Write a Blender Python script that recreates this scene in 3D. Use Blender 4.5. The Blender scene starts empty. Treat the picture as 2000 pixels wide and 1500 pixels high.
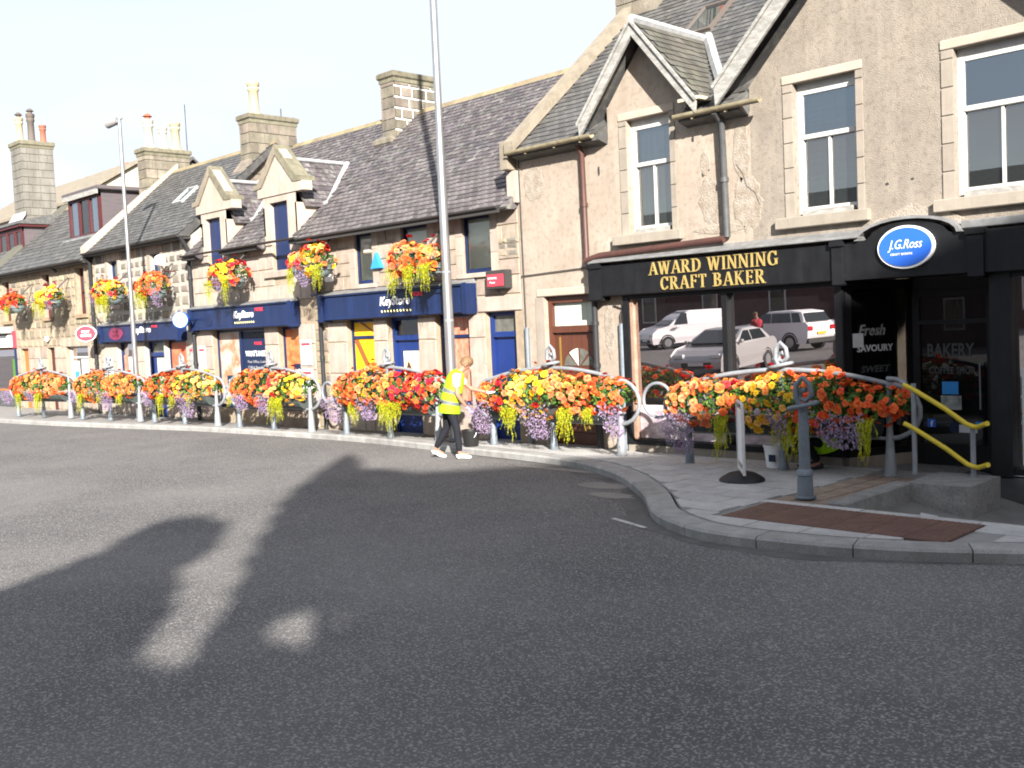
import bpy, bmesh, math, random
from mathutils import Vector, Matrix, Euler
rnd = random.Random(11)
S = bpy.context.scene
COL = S.collection
R = math.radians

# ------------------------------------------------------------------ camera
EYE = 2.18
yaw, pitch, roll = R(45.41237), R(-3.36053), R(-2.59446)
fw = Vector((-math.sin(yaw)*math.cos(pitch), math.cos(yaw)*math.cos(pitch), math.sin(pitch)))
rt = Vector((math.cos(yaw), math.sin(yaw), 0)); up = rt.cross(fw)
rt, up = math.cos(roll)*rt+math.sin(roll)*up, -math.sin(roll)*rt+math.cos(roll)*up
cd = bpy.data.cameras.new('camera'); cam = bpy.data.objects.new('camera', cd); COL.objects.link(cam)
cam.matrix_world = Matrix(((rt.x, up.x, -fw.x, 0), (rt.y, up.y, -fw.y, 0), (rt.z, up.z, -fw.z, EYE), (0, 0, 0, 1)))
cd.sensor_width = 36; cd.lens = 36.0; cd.clip_start = .05; cd.clip_end = 2000
S.camera = cam

# ------------------------------------------------------------------ light, sky, exposure
SUN = Vector((1.3, -1.0, .75)).normalized()          # towards the sun: behind the camera, a little to the right
ELEV = math.asin(SUN.z); AZ = math.atan2(SUN.x, SUN.y)
sl = bpy.data.lights.new('sun', 'SUN'); sl.energy = 5.0; sl.angle = R(.8); sl.color = (1, .945, .865)
so = bpy.data.objects.new('sun', sl); COL.objects.link(so); so.rotation_euler = (-SUN).to_track_quat('-Z', 'Y').to_euler()
W = bpy.data.worlds.new('World'); S.world = W; W.use_nodes = True
nt = W.node_tree; nt.nodes.clear()
def nd(t, tp, **k):
    n = t.nodes.new(tp)
    for a, b in k.items(): setattr(n, a, b)
    return n
out = nd(nt, 'ShaderNodeOutputWorld'); bg = nd(nt, 'ShaderNodeBackground')
sky = nd(nt, 'ShaderNodeTexSky', sky_type='NISHITA', sun_disc=False, sun_elevation=ELEV, sun_rotation=AZ, dust_density=2.0)
tc = nd(nt, 'ShaderNodeTexCoord'); mp = nd(nt, 'ShaderNodeMapping'); mp.inputs['Scale'].default_value = (1, 1, 2.6)
mp.inputs['Location'].default_value = (.35, .9, .1)
nz = nd(nt, 'ShaderNodeTexNoise'); nz.inputs['Scale'].default_value = 1.7; nz.inputs['Detail'].default_value = 6; nz.inputs['Roughness'].default_value = .5
cr = nd(nt, 'ShaderNodeValToRGB'); cr.color_ramp.elements[0].position = .38; cr.color_ramp.elements[1].position = .54
cr.color_ramp.elements[0].color = (.2, .2, .2, 1)
mx = nd(nt, 'ShaderNodeMix', data_type='RGBA'); mx.inputs['B'].default_value = (2.52, 2.68, 2.97, 1)
L = nt.links.new
L(tc.outputs['Generated'], mp.inputs['Vector']); L(mp.outputs['Vector'], nz.inputs['Vector']); L(nz.outputs['Fac'], cr.inputs['Fac'])
L(cr.outputs['Color'], mx.inputs['Factor']); L(sky.outputs['Color'], mx.inputs['A']); L(mx.outputs['Result'], bg.inputs['Color'])
L(bg.outputs['Background'], out.inputs['Surface']); bg.inputs['Strength'].default_value = .1
vs = S.view_settings; vs.view_transform = 'Standard'; vs.look = 'None'; vs.exposure = 1.9; vs.gamma = 1; vs.use_curve_mapping = False
S.cycles.max_bounces = 7; S.cycles.transparent_max_bounces = 12; S.cycles.filter_width = 1.9

# ------------------------------------------------------------------ materials
MATS = {}
def M(name, c1, c2=None, scale=4, rough=.8, bump=0, bscale=40, metal=0, rand=0, c3=None, stretch=None, detail=5, spec=.3, r0=.35, r1=.65, speck=None, sscale=200, samt=.12, bdist=.02, streak=0):
    m = bpy.data.materials.new(name); m.use_nodes = True; t = m.node_tree; L = t.links.new
    p = t.nodes['Principled BSDF']; p.inputs['Roughness'].default_value = rough; p.inputs['Metallic'].default_value = metal
    p.inputs['Specular IOR Level'].default_value = spec
    c1 = tuple(c1)+(1,)
    MATS[name] = m; m.diffuse_color = c1
    tc = nd(t, 'ShaderNodeTexCoord'); vec = tc.outputs['Object']
    if stretch:
        mp = nd(t, 'ShaderNodeMapping'); mp.inputs['Scale'].default_value = stretch; L(vec, mp.inputs['Vector']); vec = mp.outputs['Vector']
    col = None
    if c2 is not None:
        n = nd(t, 'ShaderNodeTexNoise'); n.inputs['Scale'].default_value = scale; n.inputs['Detail'].default_value = detail; n.inputs['Roughness'].default_value = .62
        L(vec, n.inputs['Vector']); r = nd(t, 'ShaderNodeValToRGB'); e = r.color_ramp.elements
        e[0].position, e[1].position = r0, r1; e[0].color = c1; e[1].color = tuple(c2)+(1,)
        if c3: x = e.new(min(.98, r1+.1)); x.color = tuple(c3)+(1,)
        L(n.outputs['Fac'], r.inputs['Fac']); col = r.outputs['Color']
    if speck:
        n = nd(t, 'ShaderNodeTexNoise'); n.inputs['Scale'].default_value = sscale; n.inputs['Detail'].default_value = 2
        L(tc.outputs['Object'], n.inputs['Vector']); r = nd(t, 'ShaderNodeValToRGB'); e = r.color_ramp.elements
        e[0].position, e[1].position = .5, .5+samt; e[0].color = (0, 0, 0, 1); e[1].color = (1, 1, 1, 1); L(n.outputs['Fac'], r.inputs['Fac'])
        x = nd(t, 'ShaderNodeMix', data_type='RGBA'); L(r.outputs['Color'], x.inputs['Factor'])
        if col: L(col, x.inputs['A'])
        else: x.inputs['A'].default_value = c1
        x.inputs['B'].default_value = tuple(speck)+(1,); col = x.outputs['Result']
    if streak:                       # rain streaks and old stains running down
        mp = nd(t, 'ShaderNodeMapping'); mp.inputs['Scale'].default_value = (2.6, 2.6, .32); L(tc.outputs['Object'], mp.inputs['Vector']); n = nd(t, 'ShaderNodeTexNoise'); n.inputs['Scale'].default_value = 1.6; n.inputs['Detail'].default_value = 7; n.inputs['Roughness'].default_value = .6
        L(mp.outputs['Vector'], n.inputs['Vector']); r = nd(t, 'ShaderNodeValToRGB'); e = r.color_ramp.elements; e[0].position, e[1].position = .42, .62; e[0].color = (1-streak, 1-streak*1.05, 1-streak*1.1, 1); e[1].color = (1, 1, 1, 1)
        L(n.outputs['Fac'], r.inputs['Fac']); x = nd(t, 'ShaderNodeMix', data_type='RGBA', blend_type='MULTIPLY'); x.inputs['Factor'].default_value = 1
        if col: L(col, x.inputs['A'])
        else: x.inputs['A'].default_value = c1
        L(r.outputs['Color'], x.inputs['B']); col = x.outputs['Result']
    if rand:
        oi = nd(t, 'ShaderNodeObjectInfo'); g = nd(t, 'ShaderNodeNewGeometry'); a = nd(t, 'ShaderNodeMath', operation='ADD'); f = nd(t, 'ShaderNodeMath', operation='FRACT')
        L(oi.outputs['Random'], a.inputs[0]); L(g.outputs['Random Per Island'], a.inputs[1]); L(a.outputs[0], f.inputs[0])
        mr = nd(t, 'ShaderNodeMapRange'); mr.inputs['To Min'].default_value = 1-rand; mr.inputs['To Max'].default_value = 1+rand; L(f.outputs[0], mr.inputs['Value'])
        h = nd(t, 'ShaderNodeHueSaturation'); L(mr.outputs[0], h.inputs['Value'])
        m2 = nd(t, 'ShaderNodeMath', operation='MULTIPLY'); m2.inputs[1].default_value = 7.13; f2 = nd(t, 'ShaderNodeMath', operation='FRACT'); L(f.outputs[0], m2.inputs[0]); L(m2.outputs[0], f2.inputs[0])
        mr2 = nd(t, 'ShaderNodeMapRange'); mr2.inputs['To Min'].default_value = .5-rand*.09; mr2.inputs['To Max'].default_value = .5+rand*.09; L(f2.outputs[0], mr2.inputs['Value']); L(mr2.outputs[0], h.inputs['Hue'])
        if col: L(col, h.inputs['Color'])
        else: h.inputs['Color'].default_value = c1
        col = h.outputs['Color']
    if col: L(col, p.inputs['Base Color'])
    else: p.inputs['Base Color'].default_value = c1
    if bump:
        n = nd(t, 'ShaderNodeTexNoise'); n.inputs['Scale'].default_value = bscale; n.inputs['Detail'].default_value = 4; L(tc.outputs['Object'], n.inputs['Vector'])
        b = nd(t, 'ShaderNodeBump'); b.inputs['Strength'].default_value = bump; b.inputs['Distance'].default_value = bdist
        L(n.outputs['Fac'], b.inputs['Height']); L(b.outputs['Normal'], p.inputs['Normal'])
    return m
def glass(name, base, refl, trans=0.0, rough=.0, tint=(1, 1, 1)):
    """a pane: part mirror, part clear, part dark film"""
    m = bpy.data.materials.new(name); m.use_nodes = True; t = m.node_tree; t.nodes.clear(); L = t.links.new
    o = nd(t, 'ShaderNodeOutputMaterial'); g = nd(t, 'ShaderNodeBsdfGlossy'); g.inputs['Roughness'].default_value = rough; g.inputs['Color'].default_value = tuple(tint)+(1,)
    d = nd(t, 'ShaderNodeBsdfDiffuse'); d.inputs['Color'].default_value = tuple(base)+(1,)
    tr = nd(t, 'ShaderNodeBsdfTransparent'); a = nd(t, 'ShaderNodeMixShader'); a.inputs[0].default_value = trans; L(d.outputs[0], a.inputs[1]); L(tr.outputs[0], a.inputs[2])
    fr = nd(t, 'ShaderNodeFresnel'); fr.inputs['IOR'].default_value = 1.5; ad = nd(t, 'ShaderNodeMath', operation='ADD', use_clamp=True); ad.inputs[1].default_value = refl; L(fr.outputs[0], ad.inputs[0])
    b = nd(t, 'ShaderNodeMixShader'); L(ad.outputs[0], b.inputs[0]); L(a.outputs[0], b.inputs[1]); L(g.outputs[0], b.inputs[2]); L(b.outputs[0], o.inputs['Surface'])
    MATS[name] = m; return m
def leafy(name, c, rand=.35, trans=.3):
    m = M(name, c, rand=rand, rough=.6, spec=.25); t = m.node_tree; p = t.nodes['Principled BSDF']
    tr = nd(t, 'ShaderNodeBsdfTranslucent'); tr.inputs['Color'].default_value = tuple(min(1, x*1.3) for x in c)+(1,)
    mx = nd(t, 'ShaderNodeMixShader'); mx.inputs[0].default_value = trans; o = t.nodes['Material Output']
    t.links.new(p.outputs[0], mx.inputs[1]); t.links.new(tr.outputs[0], mx.inputs[2]); t.links.new(mx.outputs[0], o.inputs['Surface']); return m

M('asphalt', (.066, .0645, .066), (.118, .112, .109), scale=.3, rough=.9, bump=.9, bscale=60, speck=(.235, .225, .22), sscale=55, samt=.2, bdist=.016, spec=.2, detail=10)
M('asphalt_patch', (0.15, 0.141, 0.132), (0.195, 0.18, 0.165), scale=3, rough=.9, bump=.3, bscale=120, spec=.2)
M('white_line', (.42, .42, .4), (.25, .25, .24), scale=14, rough=.7)
M('granite', (.29, .286, .276), (.22, .217, .21), scale=5, rough=.8, rand=.10, bump=.2, bscale=70, speck=(.16, .16, .16), sscale=90, samt=.2, streak=0.15)
M('granite_dark', (.21, .208, .2), (.15, .148, .145), scale=6, rough=.85, bump=.4, bscale=40, speck=(.10, .10, .10), sscale=40, samt=.25)
M('blind_dim', (.13, .145, .13), (.11, .12, .11), scale=3, rough=.8, stretch=(1, 1, 14))
M('paving', (0.389, 0.383, 0.378), (0.324, 0.32, 0.316), scale=2.2, rough=.8, rand=.06, bump=.1, bscale=60, speck=(0.292, 0.286, 0.281), sscale=30, samt=.25, streak=0.14)
M('mortar_floor', (.21, .205, .2), (.17, .166, .163), scale=3, rough=.9)
M('tactile_brown', (.115, .062, .045), (.085, .05, .04), scale=3, rough=.8, rand=.1)
M('brown_paving', (.21, .16, .125), (.16, .125, .10), scale=5, rough=.85, rand=.12)
M('sunk_concrete', (.15, .146, .14), (.11, .108, .104), scale=3, rough=.85)
M('harl', (0.263, 0.219, 0.177), (0.319, 0.276, 0.23), scale=1.3, rough=.95, bump=.5, bscale=70, speck=(0.224, 0.177, 0.136), sscale=11, samt=.3, c3=(0.37, 0.331, 0.295), bdist=.03, streak=.1)
M('harl_gable', (0.199, 0.175, 0.146), (0.249, 0.216, 0.18), scale=2.4, rough=.95, bump=.55, bscale=60, speck=(0.151, 0.129, 0.108), sscale=14, samt=.3, c3=(0.28, 0.241, 0.198), bdist=.03, streak=.13)
M('harl_patch', (0.273, 0.242, 0.207), (0.194, 0.158, 0.123), scale=7, rough=.95, bump=.6, bscale=40, bdist=.03)
M('grey_lichen', (0.154, 0.133, 0.112), (0.203, 0.175, 0.14), scale=5, rough=.95, bump=.6, bscale=50)
M('margin', (.255, .224, .188), (.215, .188, .158), scale=4, rough=.85, rand=.08, bump=.2, bscale=60, streak=0.12)
M('painted_stone', (0.329, 0.28, 0.231), (0.294, 0.245, 0.199), scale=3, rough=.8, rand=.06, bump=.1)
M('skew_stone', (.21, .18, .14), (.15, .13, .10), scale=4, rough=.95, bump=.4, bscale=40)
M('slate_cheek', (.085, .07, .074), (.065, .06, .066), scale=2, rough=.6, stretch=(1, 1, 8))
M('asphalt_dark', (.06, .058, .057), (.1, .097, .093), scale=2.2, rough=.9, bump=.35, bscale=110)
M('grey_glass', (.11, .11, .095), (.07, .07, .06), scale=8, rough=.25, spec=.6)  # flat grey: the reflection in the fanlights is put into the colour
M('ashlar', (0.314, 0.26, 0.213), (0.257, 0.213, 0.174), scale=2.5, rough=.9, rand=.14, bump=.3, bscale=45, streak=0.2)
M('ashlar_pale', (0.342, 0.29, 0.25), (0.291, 0.243, 0.205), scale=2.5, rough=.9, rand=.09, bump=.25, bscale=45, streak=0.16)
M('old_stone', (0.257, 0.214, 0.151), (0.202, 0.169, 0.125), scale=3, rough=.9, rand=.22, bump=.5, bscale=30)
M('dark_stone', (.12, .108, .095), (.175, .155, .13), scale=4, rough=.9, rand=.25, bump=.5, bscale=30)
M('brown_stone', (0.192, 0.128, 0.084), (0.24, 0.176, 0.12), scale=4, rough=.9, rand=.25, bump=.5, bscale=30)
M('mortar', (0.32, 0.304, 0.276), (0.256, 0.24, 0.212), scale=6, rough=.95, bump=.5, bscale=60)
M('mortar_tan', (0.27, 0.218, 0.16), (0.209, 0.167, 0.12), scale=5, rough=.95, bump=.5, bscale=60)
M('mortar_white', (0.637, 0.629, 0.612), rough=.9)
M('chimney_stone', (0.197, 0.172, 0.137), (0.122, 0.11, 0.0905), scale=3, rough=.92, rand=.22, bump=.5, bscale=30, streak=0.25)
M('cope_stone', (.15, .138, .10), (.095, .09, .062), scale=6, rough=.95, rand=.12, bump=.4)
M('slate_purple', (0.0916, 0.0756, 0.0802), (0.0702, 0.064, 0.0722), scale=3, rough=.62, rand=.33, speck=(0.178, 0.185, 0.16), sscale=9, samt=.25, spec=.4, streak=0.2)
M('slate_grey', (0.0781, 0.0763, 0.0753), (0.0597, 0.0597, 0.0615), scale=3, rough=.62, rand=.28, speck=(0.138, 0.138, 0.12), sscale=8, samt=.3, spec=.4, streak=0.2)
M('slate_mossy', (.078, .073, .058), (.066, .065, .056), scale=4, rough=.8, rand=.3)
M('ridge_stone', (0.225, 0.18, 0.105), (0.15, 0.128, 0.0825), scale=6, rough=.9, rand=.15)
M('lead', (0.199, 0.202, 0.204), (0.142, 0.144, 0.147), scale=6, rough=.5, spec=.5, streak=0.2)
M('lead_white', (0.308, 0.312, 0.317), (0.223, 0.228, 0.233), scale=6, rough=.5)
M('peeling_white', (.27, .265, .25), (.185, .18, .168), scale=6, rough=.8, bump=.3, bscale=30, stretch=(1, 1, 3), r0=.4, r1=.6)
M('gutter_cream', (0.294, 0.259, 0.168), (0.175, 0.147, 0.098), scale=6, rough=.6)
M('pipe_brown', (0.0715, 0.0303, 0.0248), (0.0495, 0.0248, 0.0209), scale=6, rough=.5)
M('pipe_grey', (0.066, 0.0688, 0.0715), (0.044, 0.0451, 0.0468), scale=5, rough=.5)
M('pipe_black', (.022, .023, .026), rough=.45)
M('iron_dark', (.035, .033, .032), rough=.6)
M('white_paint', (0.451, 0.445, 0.428), (0.382, 0.376, 0.359), scale=8, rough=.45)
M('white_plastic', (.75, .75, .76), rough=.4)
M('cream', (0.434, 0.385, 0.294), (0.35, 0.308, 0.231), scale=6, rough=.8)
M('terracotta', (.32, .10, .06), (.25, .08, .05), scale=6, rough=.8)
M('pot_dark', (.09, .075, .065), rough=.8)
M('pot_buff', (0.413, 0.315, 0.195), (0.338, 0.247, 0.15), scale=6, rough=.8)
M('curtain', (.40, .43, .38), (.30, .33, .29), scale=9, rough=.9, stretch=(8, 1, .1))
M('blind', (.50, .53, .46), (.46, .49, .42), scale=9, rough=.8, stretch=(1, 1, 20))
M('net', (.5, .5, .48), (.38, .38, .37), scale=9, rough=.9, stretch=(8, 1, .1))
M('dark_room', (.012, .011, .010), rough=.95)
M('navy', (.010, .021, .075), (.009, .019, .066), scale=3, rough=.42, spec=.3, streak=0.25)
M('navy_board', (.008, .015, .045), rough=.5)
M('blue_door', (.009, .025, .125), (.007, .022, .105), scale=3, rough=.4, spec=.35)
M('black_paint', (.0085, .009, .0105), (.012, .0125, .0145), scale=5, rough=.45, spec=.22, streak=0.3)
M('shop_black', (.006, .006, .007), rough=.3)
M('gold', (.40, .30, .11), (.33, .24, .08), scale=20, rough=.42, metal=.3)
M('sign_blue', (.022, .10, .45), rough=.3)
M('sign_white', (0.663, 0.663, 0.68), rough=.4)
M('red', (.52, .02, .025), rough=.45)
M('sign_red', (.62, .04, .06), rough=.45)
M('dull_red', (.16, .02, .06), rough=.45)
M('yellow', (.75, .46, .02), rough=.5)
M('lemon', (.78, .72, .35), rough=.5)
M('shop_yellow', (0.68, 0.4, 0.012), (0.64, 0.32, 0.008), scale=1.2, rough=.5)
M('poster_brown', (.22, .07, .02), rough=.5)
M('poster_orange', (0.496, 0.08, 0.036), (0.4, 0.16, 0.08), scale=2.5, rough=.5)
M('poster_food', (.42, .07, .02), (.45, .21, .08), scale=5, rough=.5, c3=(.11, .2, .03))
M('poster_meat', (.44, .40, .36), (.27, .12, .05), scale=2.4, rough=.5, c3=(.45, .43, .41))
M('poster_prawn', (.40, .085, .045), (.48, .26, .18), scale=6, rough=.5, stretch=(2, 1, .7))
M('poster_bread', (.55, .47, .50), (.24, .19, .2), scale=3.2, rough=.5, c3=(.75, .70, .72), stretch=(1, 1, 2))
M('poster_blue', (.03, .22, .55), rough=.4)
M('poster_grey', (.35, .36, .33), (.12, .12, .12), scale=9, rough=.5)
M('paper', (0.51, 0.51, 0.517), (0.462, 0.462, 0.476), scale=9, rough=.6)
M('paper_text', (.25, .25, .27), rough=.6)
M('dim_text', (.055, .06, .06), rough=.5)
M('maroon', (0.066, 0.0132, 0.0144), (0.048, 0.0108, 0.012), scale=4, rough=.5)
M('brown_door', (.085, .028, .016), (.065, .022, .012), scale=3, rough=.4, stretch=(6, 6, .4), spec=.5)
M('smooth_grey_stone', (0.17, 0.162, 0.145), (0.132, 0.125, 0.111), scale=2, rough=.9, rand=.08, bump=.2, streak=0.2)
M('brass', (.55, .38, .10), rough=.3, metal=.8)
M('orange_door', (.34, .12, .03), (.28, .10, .025), scale=3, rough=.5)
M('galv', (0.194, 0.207, 0.221), (0.149, 0.16, 0.173), scale=7, rough=.5, bump=.08, spec=.4)
M('galv_dark', (.15, .175, .20), (.115, .135, .155), scale=9, rough=.55, metal=.25, bump=.1)
M('pole_white', (0.336, 0.336, 0.34), (0.296, 0.296, 0.3), scale=3, rough=.3, metal=.75)
M('lamp_grey', (.2, .2, .2), rough=.4)
M('trough', (.035, .045, .045), (.05, .06, .058), scale=5, rough=.6)
M('bowl_grey', (.13, .165, .165), (.10, .13, .13), scale=6, rough=.5)
M('rail_yellow', (.55, .42, .035), (.48, .36, .03), scale=8, rough=.4)
M('rubber', (.012, .013, .015), rough=.55)
M('bucket_black', (.015, .015, .015), rough=.4)
M('stem_green', (.06, .10, .025), rough=.7)
M('lobelia_stem', (.09, .085, .06), rand=.3, rough=.8)
leafy('leaf', (.045, .105, .018)); leafy('leaf_light', (.11, .20, .03)); leafy('creeper', (.33, .34, .010), rand=.4, trans=.3)
leafy('tree_leaf', (.045, .075, .018))
leafy('lobelia', (.27, .195, .315), rand=.35, trans=.15)
BL = {'orange': (.68, .15, .028), 'peach': (.70, .225, .075), 'flame': (.66, .10, .018), 'red': (.48, .008, .014), 'yellow': (.72, .47, .015), 'cream': (.74, .45, .10), 'amber': (.70, .245, .04)}
for k, c in BL.items():
    m = leafy('bloom_'+k, c, rand=.2, trans=.2); t = m.node_tree; tc = nd(t, 'ShaderNodeTexCoord'); ln = nd(t, 'ShaderNodeVectorMath', operation='LENGTH'); rp = nd(t, 'ShaderNodeValToRGB')
    t.links.new(tc.outputs['Object'], ln.inputs[0]); t.links.new(ln.outputs['Value'], rp.inputs['Fac']); q = rp.color_ramp.elements; q[0].position, q[1].position = .2, 1.0
    q[0].color = (c[0]*.75, c[1]*.5, c[2]*.5, 1); q[1].color = (min(1, c[0]*1.08), min(1, c[1]*1.12+.005), min(1, c[2]*1.3+.01), 1); hs = [n for n in t.nodes if n.type == 'HUE_SAT'][0]; t.links.new(rp.outputs['Color'], hs.inputs['Color'])
for k, c in BL.items(): leafy('small_bloom_'+k, c, rand=.2, trans=.2)
M('skin', (.30, .15, .10), (.26, .125, .085), scale=9, rough=.55)
M('hair', (.17, .10, .05), (.10, .06, .03), scale=30, rough=.6, stretch=(1, 1, .3))
M('hivis', (.29, .54, .006), (.26, .49, .005), scale=4, rough=.7, bump=.3, bscale=9, streak=0.12)
mm = MATS['hivis']
M('grey_tape', (.10, .105, .11), rough=.5)
M('jeans', (0.00367, 0.00448, 0.00788), (0.00577, 0.00682, 0.011), scale=9, rough=.85, bump=.3, bscale=14)
M('stripe_white', (0.592, 0.592, 0.6), rough=.8)
M('shoe_white', (0.637, 0.637, 0.629), rough=.6)
M('glove_purple', (.30, .22, .52), rough=.5)
M('glove_grey', (.6, .58, .62), rough=.6)
M('jacket_red', (.32, .015, .03), rough=.8)
M('jacket_dark', (.025, .025, .035), rough=.8)
M('car_silver', (.46, .45, .45), rough=.3, metal=.5)
M('car_white', (.80, .78, .79), rough=.3)
M('tyre', (.02, .02, .02), rough=.8)
M('rim', (.45, .45, .46), rough=.3, metal=.8)
M('car_glass', (.015, .02, .022), rough=.08, spec=.6)
M('car_trim', (.03, .03, .03), rough=.5)
M('tail_red', (.45, .01, .02), rough=.2)
M('headlight', (.7, .72, .74), rough=.12, metal=.3)
M('plate_yellow', (.7, .48, .03), rough=.5)
M('bark', (.09, .07, .05), (.06, .045, .035), scale=6, rough=.9, bump=.5)
M('caster_stone', (.26, .22, .17), (.2, .17, .13), scale=3, rough=.9, bump=.4)
M('dull_brown', (.085, .05, .045), (.065, .04, .036), scale=2, rough=.9)
glass('shop_glass', (.010, .009, .010), .40, .35, tint=(1, .93, .94))
glass('dark_glass', (.006, .006, .007), .02, .45)
glass('pane', (.045, .05, .05), .15, .72)
glass('pane_clear', (.1, .11, .1), .03, .9)
glass('pane_top', (.03, .035, .04), .17, .75, tint=(.78, .9, 1))  # bluer tint puts reflected sky into the upper panes
glass('pane_sky', (.03, .035, .04), .22, .3, tint=(.8, .9, 1))  # blue mirror tint stands in for reflected sky
# striped cotton for the sleeves
def striped():
    m = M('striped_cotton', (.74, .74, .76), rough=.85); t = m.node_tree; w = nd(t, 'ShaderNodeTexWave'); w.bands_direction = 'Z'; w.inputs['Scale'].default_value = 22
    tc = nd(t, 'ShaderNodeTexCoord'); t.links.new(tc.outputs['Object'], w.inputs['Vector']); r = nd(t, 'ShaderNodeValToRGB'); e = r.color_ramp.elements
    e[0].position, e[1].position = .25, .4; e[0].color = (.03, .035, .06, 1); e[1].color = (.74, .74, .76, 1); t.links.new(w.outputs['Fac'], r.inputs['Fac']); t.links.new(r.outputs['Color'], t.nodes['Principled BSDF'].inputs['Base Color'])
striped()

# ------------------------------------------------------------------ mesh helpers
ORG = {}
class MB:
    def __init__(s): s.v = []; s.f = []; s.m = []; s.sm = []
    def add(s, vs, fs, mi=0, smooth=False):
        b = len(s.v); s.v += [tuple(p) for p in vs]
        for f in fs: s.f.append([b+i for i in f]); s.m.append(mi); s.sm.append(smooth)
        return s
    def box(s, x0, x1, y0, y1, z0, z1, mi=0, c=0):
        if c:
            p = []
            for z, i in ((z0, c), (z0+c, 0), (z1-c, 0), (z1, c)):
                j = i
                p += [(x0+j, y0+j, z), (x1-j, y0+j, z), (x1-j, y1-j, z), (x0+j, y1-j, z)]
            f = [(3, 2, 1, 0), (12, 13, 14, 15)]
            for k in range(3):
                for i in range(4): a = k*4; f.append((a+i, a+(i+1) % 4, a+4+(i+1) % 4, a+4+i))
            return s.add(p, f, mi)
        return s.add([(x0, y0, z0), (x1, y0, z0), (x1, y1, z0), (x0, y1, z0), (x0, y0, z1), (x1, y0, z1), (x1, y1, z1), (x0, y1, z1)],
                     [(3, 2, 1, 0), (4, 5, 6, 7), (0, 1, 5, 4), (1, 2, 6, 5), (2, 3, 7, 6), (3, 0, 4, 7)], mi)
    def hexa(s, p, mi=0):
        return s.add(p, [(3, 2, 1, 0), (4, 5, 6, 7), (0, 1, 5, 4), (1, 2, 6, 5), (2, 3, 7, 6), (3, 0, 4, 7)], mi)
    def quad(s, a, b, c, d, mi=0): return s.add([a, b, c, d], [(0, 1, 2, 3)], mi)
    def prism(s, poly, y0, y1, mi=0):                       # polygon in x,z, counter-clockwise seen from -y
        n = len(poly); v = [(x, y0, z) for x, z in poly]+[(x, y1, z) for x, z in poly]
        f = [tuple(range(n)), tuple(range(2*n-1, n-1, -1))]+[((i+1) % n, i, n+i, n+(i+1) % n) for i in range(n)]
        return s.add(v, f, mi)
    def prismz(s, poly, z0, z1, mi=0):                      # polygon in x,y, counter-clockwise from above
        n = len(poly); v = [(x, y, z0) for x, y in poly]+[(x, y, z1) for x, y in poly]
        f = [tuple(range(n-1, -1, -1)), tuple(range(n, 2*n))]+[(i, (i+1) % n, n+(i+1) % n, n+i) for i in range(n)]
        return s.add(v, f, mi)
    def prismx(s, poly, x0, x1, mi=0):                      # polygon in y,z
        n = len(poly); v = [(x0, y, z) for y, z in poly]+[(x1, y, z) for y, z in poly]
        f = [tuple(range(n-1, -1, -1)), tuple(range(n, 2*n))]+[(i, (i+1) % n, n+(i+1) % n, n+i) for i in range(n)]
        return s.add(v, f, mi)
    def tube(s, path, r, n=8, mi=0, closed=False, caps=True, smooth=True):
        P = [Vector(p) for p in path]; k = len(P); rs = r if isinstance(r, (list, tuple)) else [r]*k; v = []; prev = None
        for i, p in enumerate(P):
            if closed: d = P[(i+1) % k]-P[i-1]
            else: d = P[min(i+1, k-1)]-P[max(i-1, 0)]
            d.normalize()
            if prev is None:
                a = d.cross(Vector((0, 0, 1)));
                if a.length < .1: a = d.cross(Vector((1, 0, 0)))
                a.normalize()
            else:
                a = prev-d*prev.dot(d)
                if a.length < 1e-4: a = d.orthogonal()
                a.normalize()
            prev = a; b = d.cross(a)
            v += [p+(a*math.cos(2*math.pi*j/n)+b*math.sin(2*math.pi*j/n))*rs[i] for j in range(n)]
        f = []
        for i in range(k if closed else k-1):
            for j in range(n): a = i*n; b = ((i+1) % k)*n; f.append((a+j, a+(j+1) % n, b+(j+1) % n, b+j))
        s.add(v, f, mi, smooth)
        if caps and not closed: s.add(v[:n], [tuple(range(n-1, -1, -1))], mi); s.add(v[-n:], [tuple(range(n))], mi)
        return s
    def lathe(s, prof, cx=0, cy=0, n=12, mi=0, smooth=True, cap=True, sx=1, sy=1):
        v = []; f = []; k = len(prof)
        for r, z in prof: v += [(cx+sx*r*math.cos(2*math.pi*j/n), cy+sy*r*math.sin(2*math.pi*j/n), z) for j in range(n)]
        for i in range(k-1):
            for j in range(n): a = i*n; f.append((a+j, a+(j+1) % n, a+n+(j+1) % n, a+n+j))
        s.add(v, f, mi, smooth)
        if cap: s.add(v[:n], [tuple(range(n-1, -1, -1))], mi); s.add(v[-n:], [tuple(range(n))], mi)
        return s
    def mesh(s, name, mats, off=None):
        me = bpy.data.meshes.new(name); v = s.v
        if off is not None: v = [(a-off[0], b-off[1], c-off[2]) for a, b, c in v]
        me.from_pydata(v, [], s.f)
        for m in (mats if isinstance(mats, (list, tuple)) else [mats]): me.materials.append(MATS[m])
        me.polygons.foreach_set('material_index', s.m); me.polygons.foreach_set('use_smooth', s.sm); me.update()
        if any(s.sm): me.set_sharp_from_angle(angle=R(50))
        return me
def link(o, parent=None, label=None, kind=None):
    COL.objects.link(o)
    if parent is not None: o.parent = parent; ORG[o.name] = ORG[parent.name]
    if label: o['label'] = label
    if kind: o['kind'] = kind
    return o
def mk(mb, name, mats, parent=None, label=None, kind=None):
    off = ORG[parent.name] if parent is not None else None
    o = bpy.data.objects.new(name, mb.mesh(name, mats, off)); link(o, parent, label, kind)
    if parent is None: ORG[o.name] = (0, 0, 0)
    return o
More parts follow.
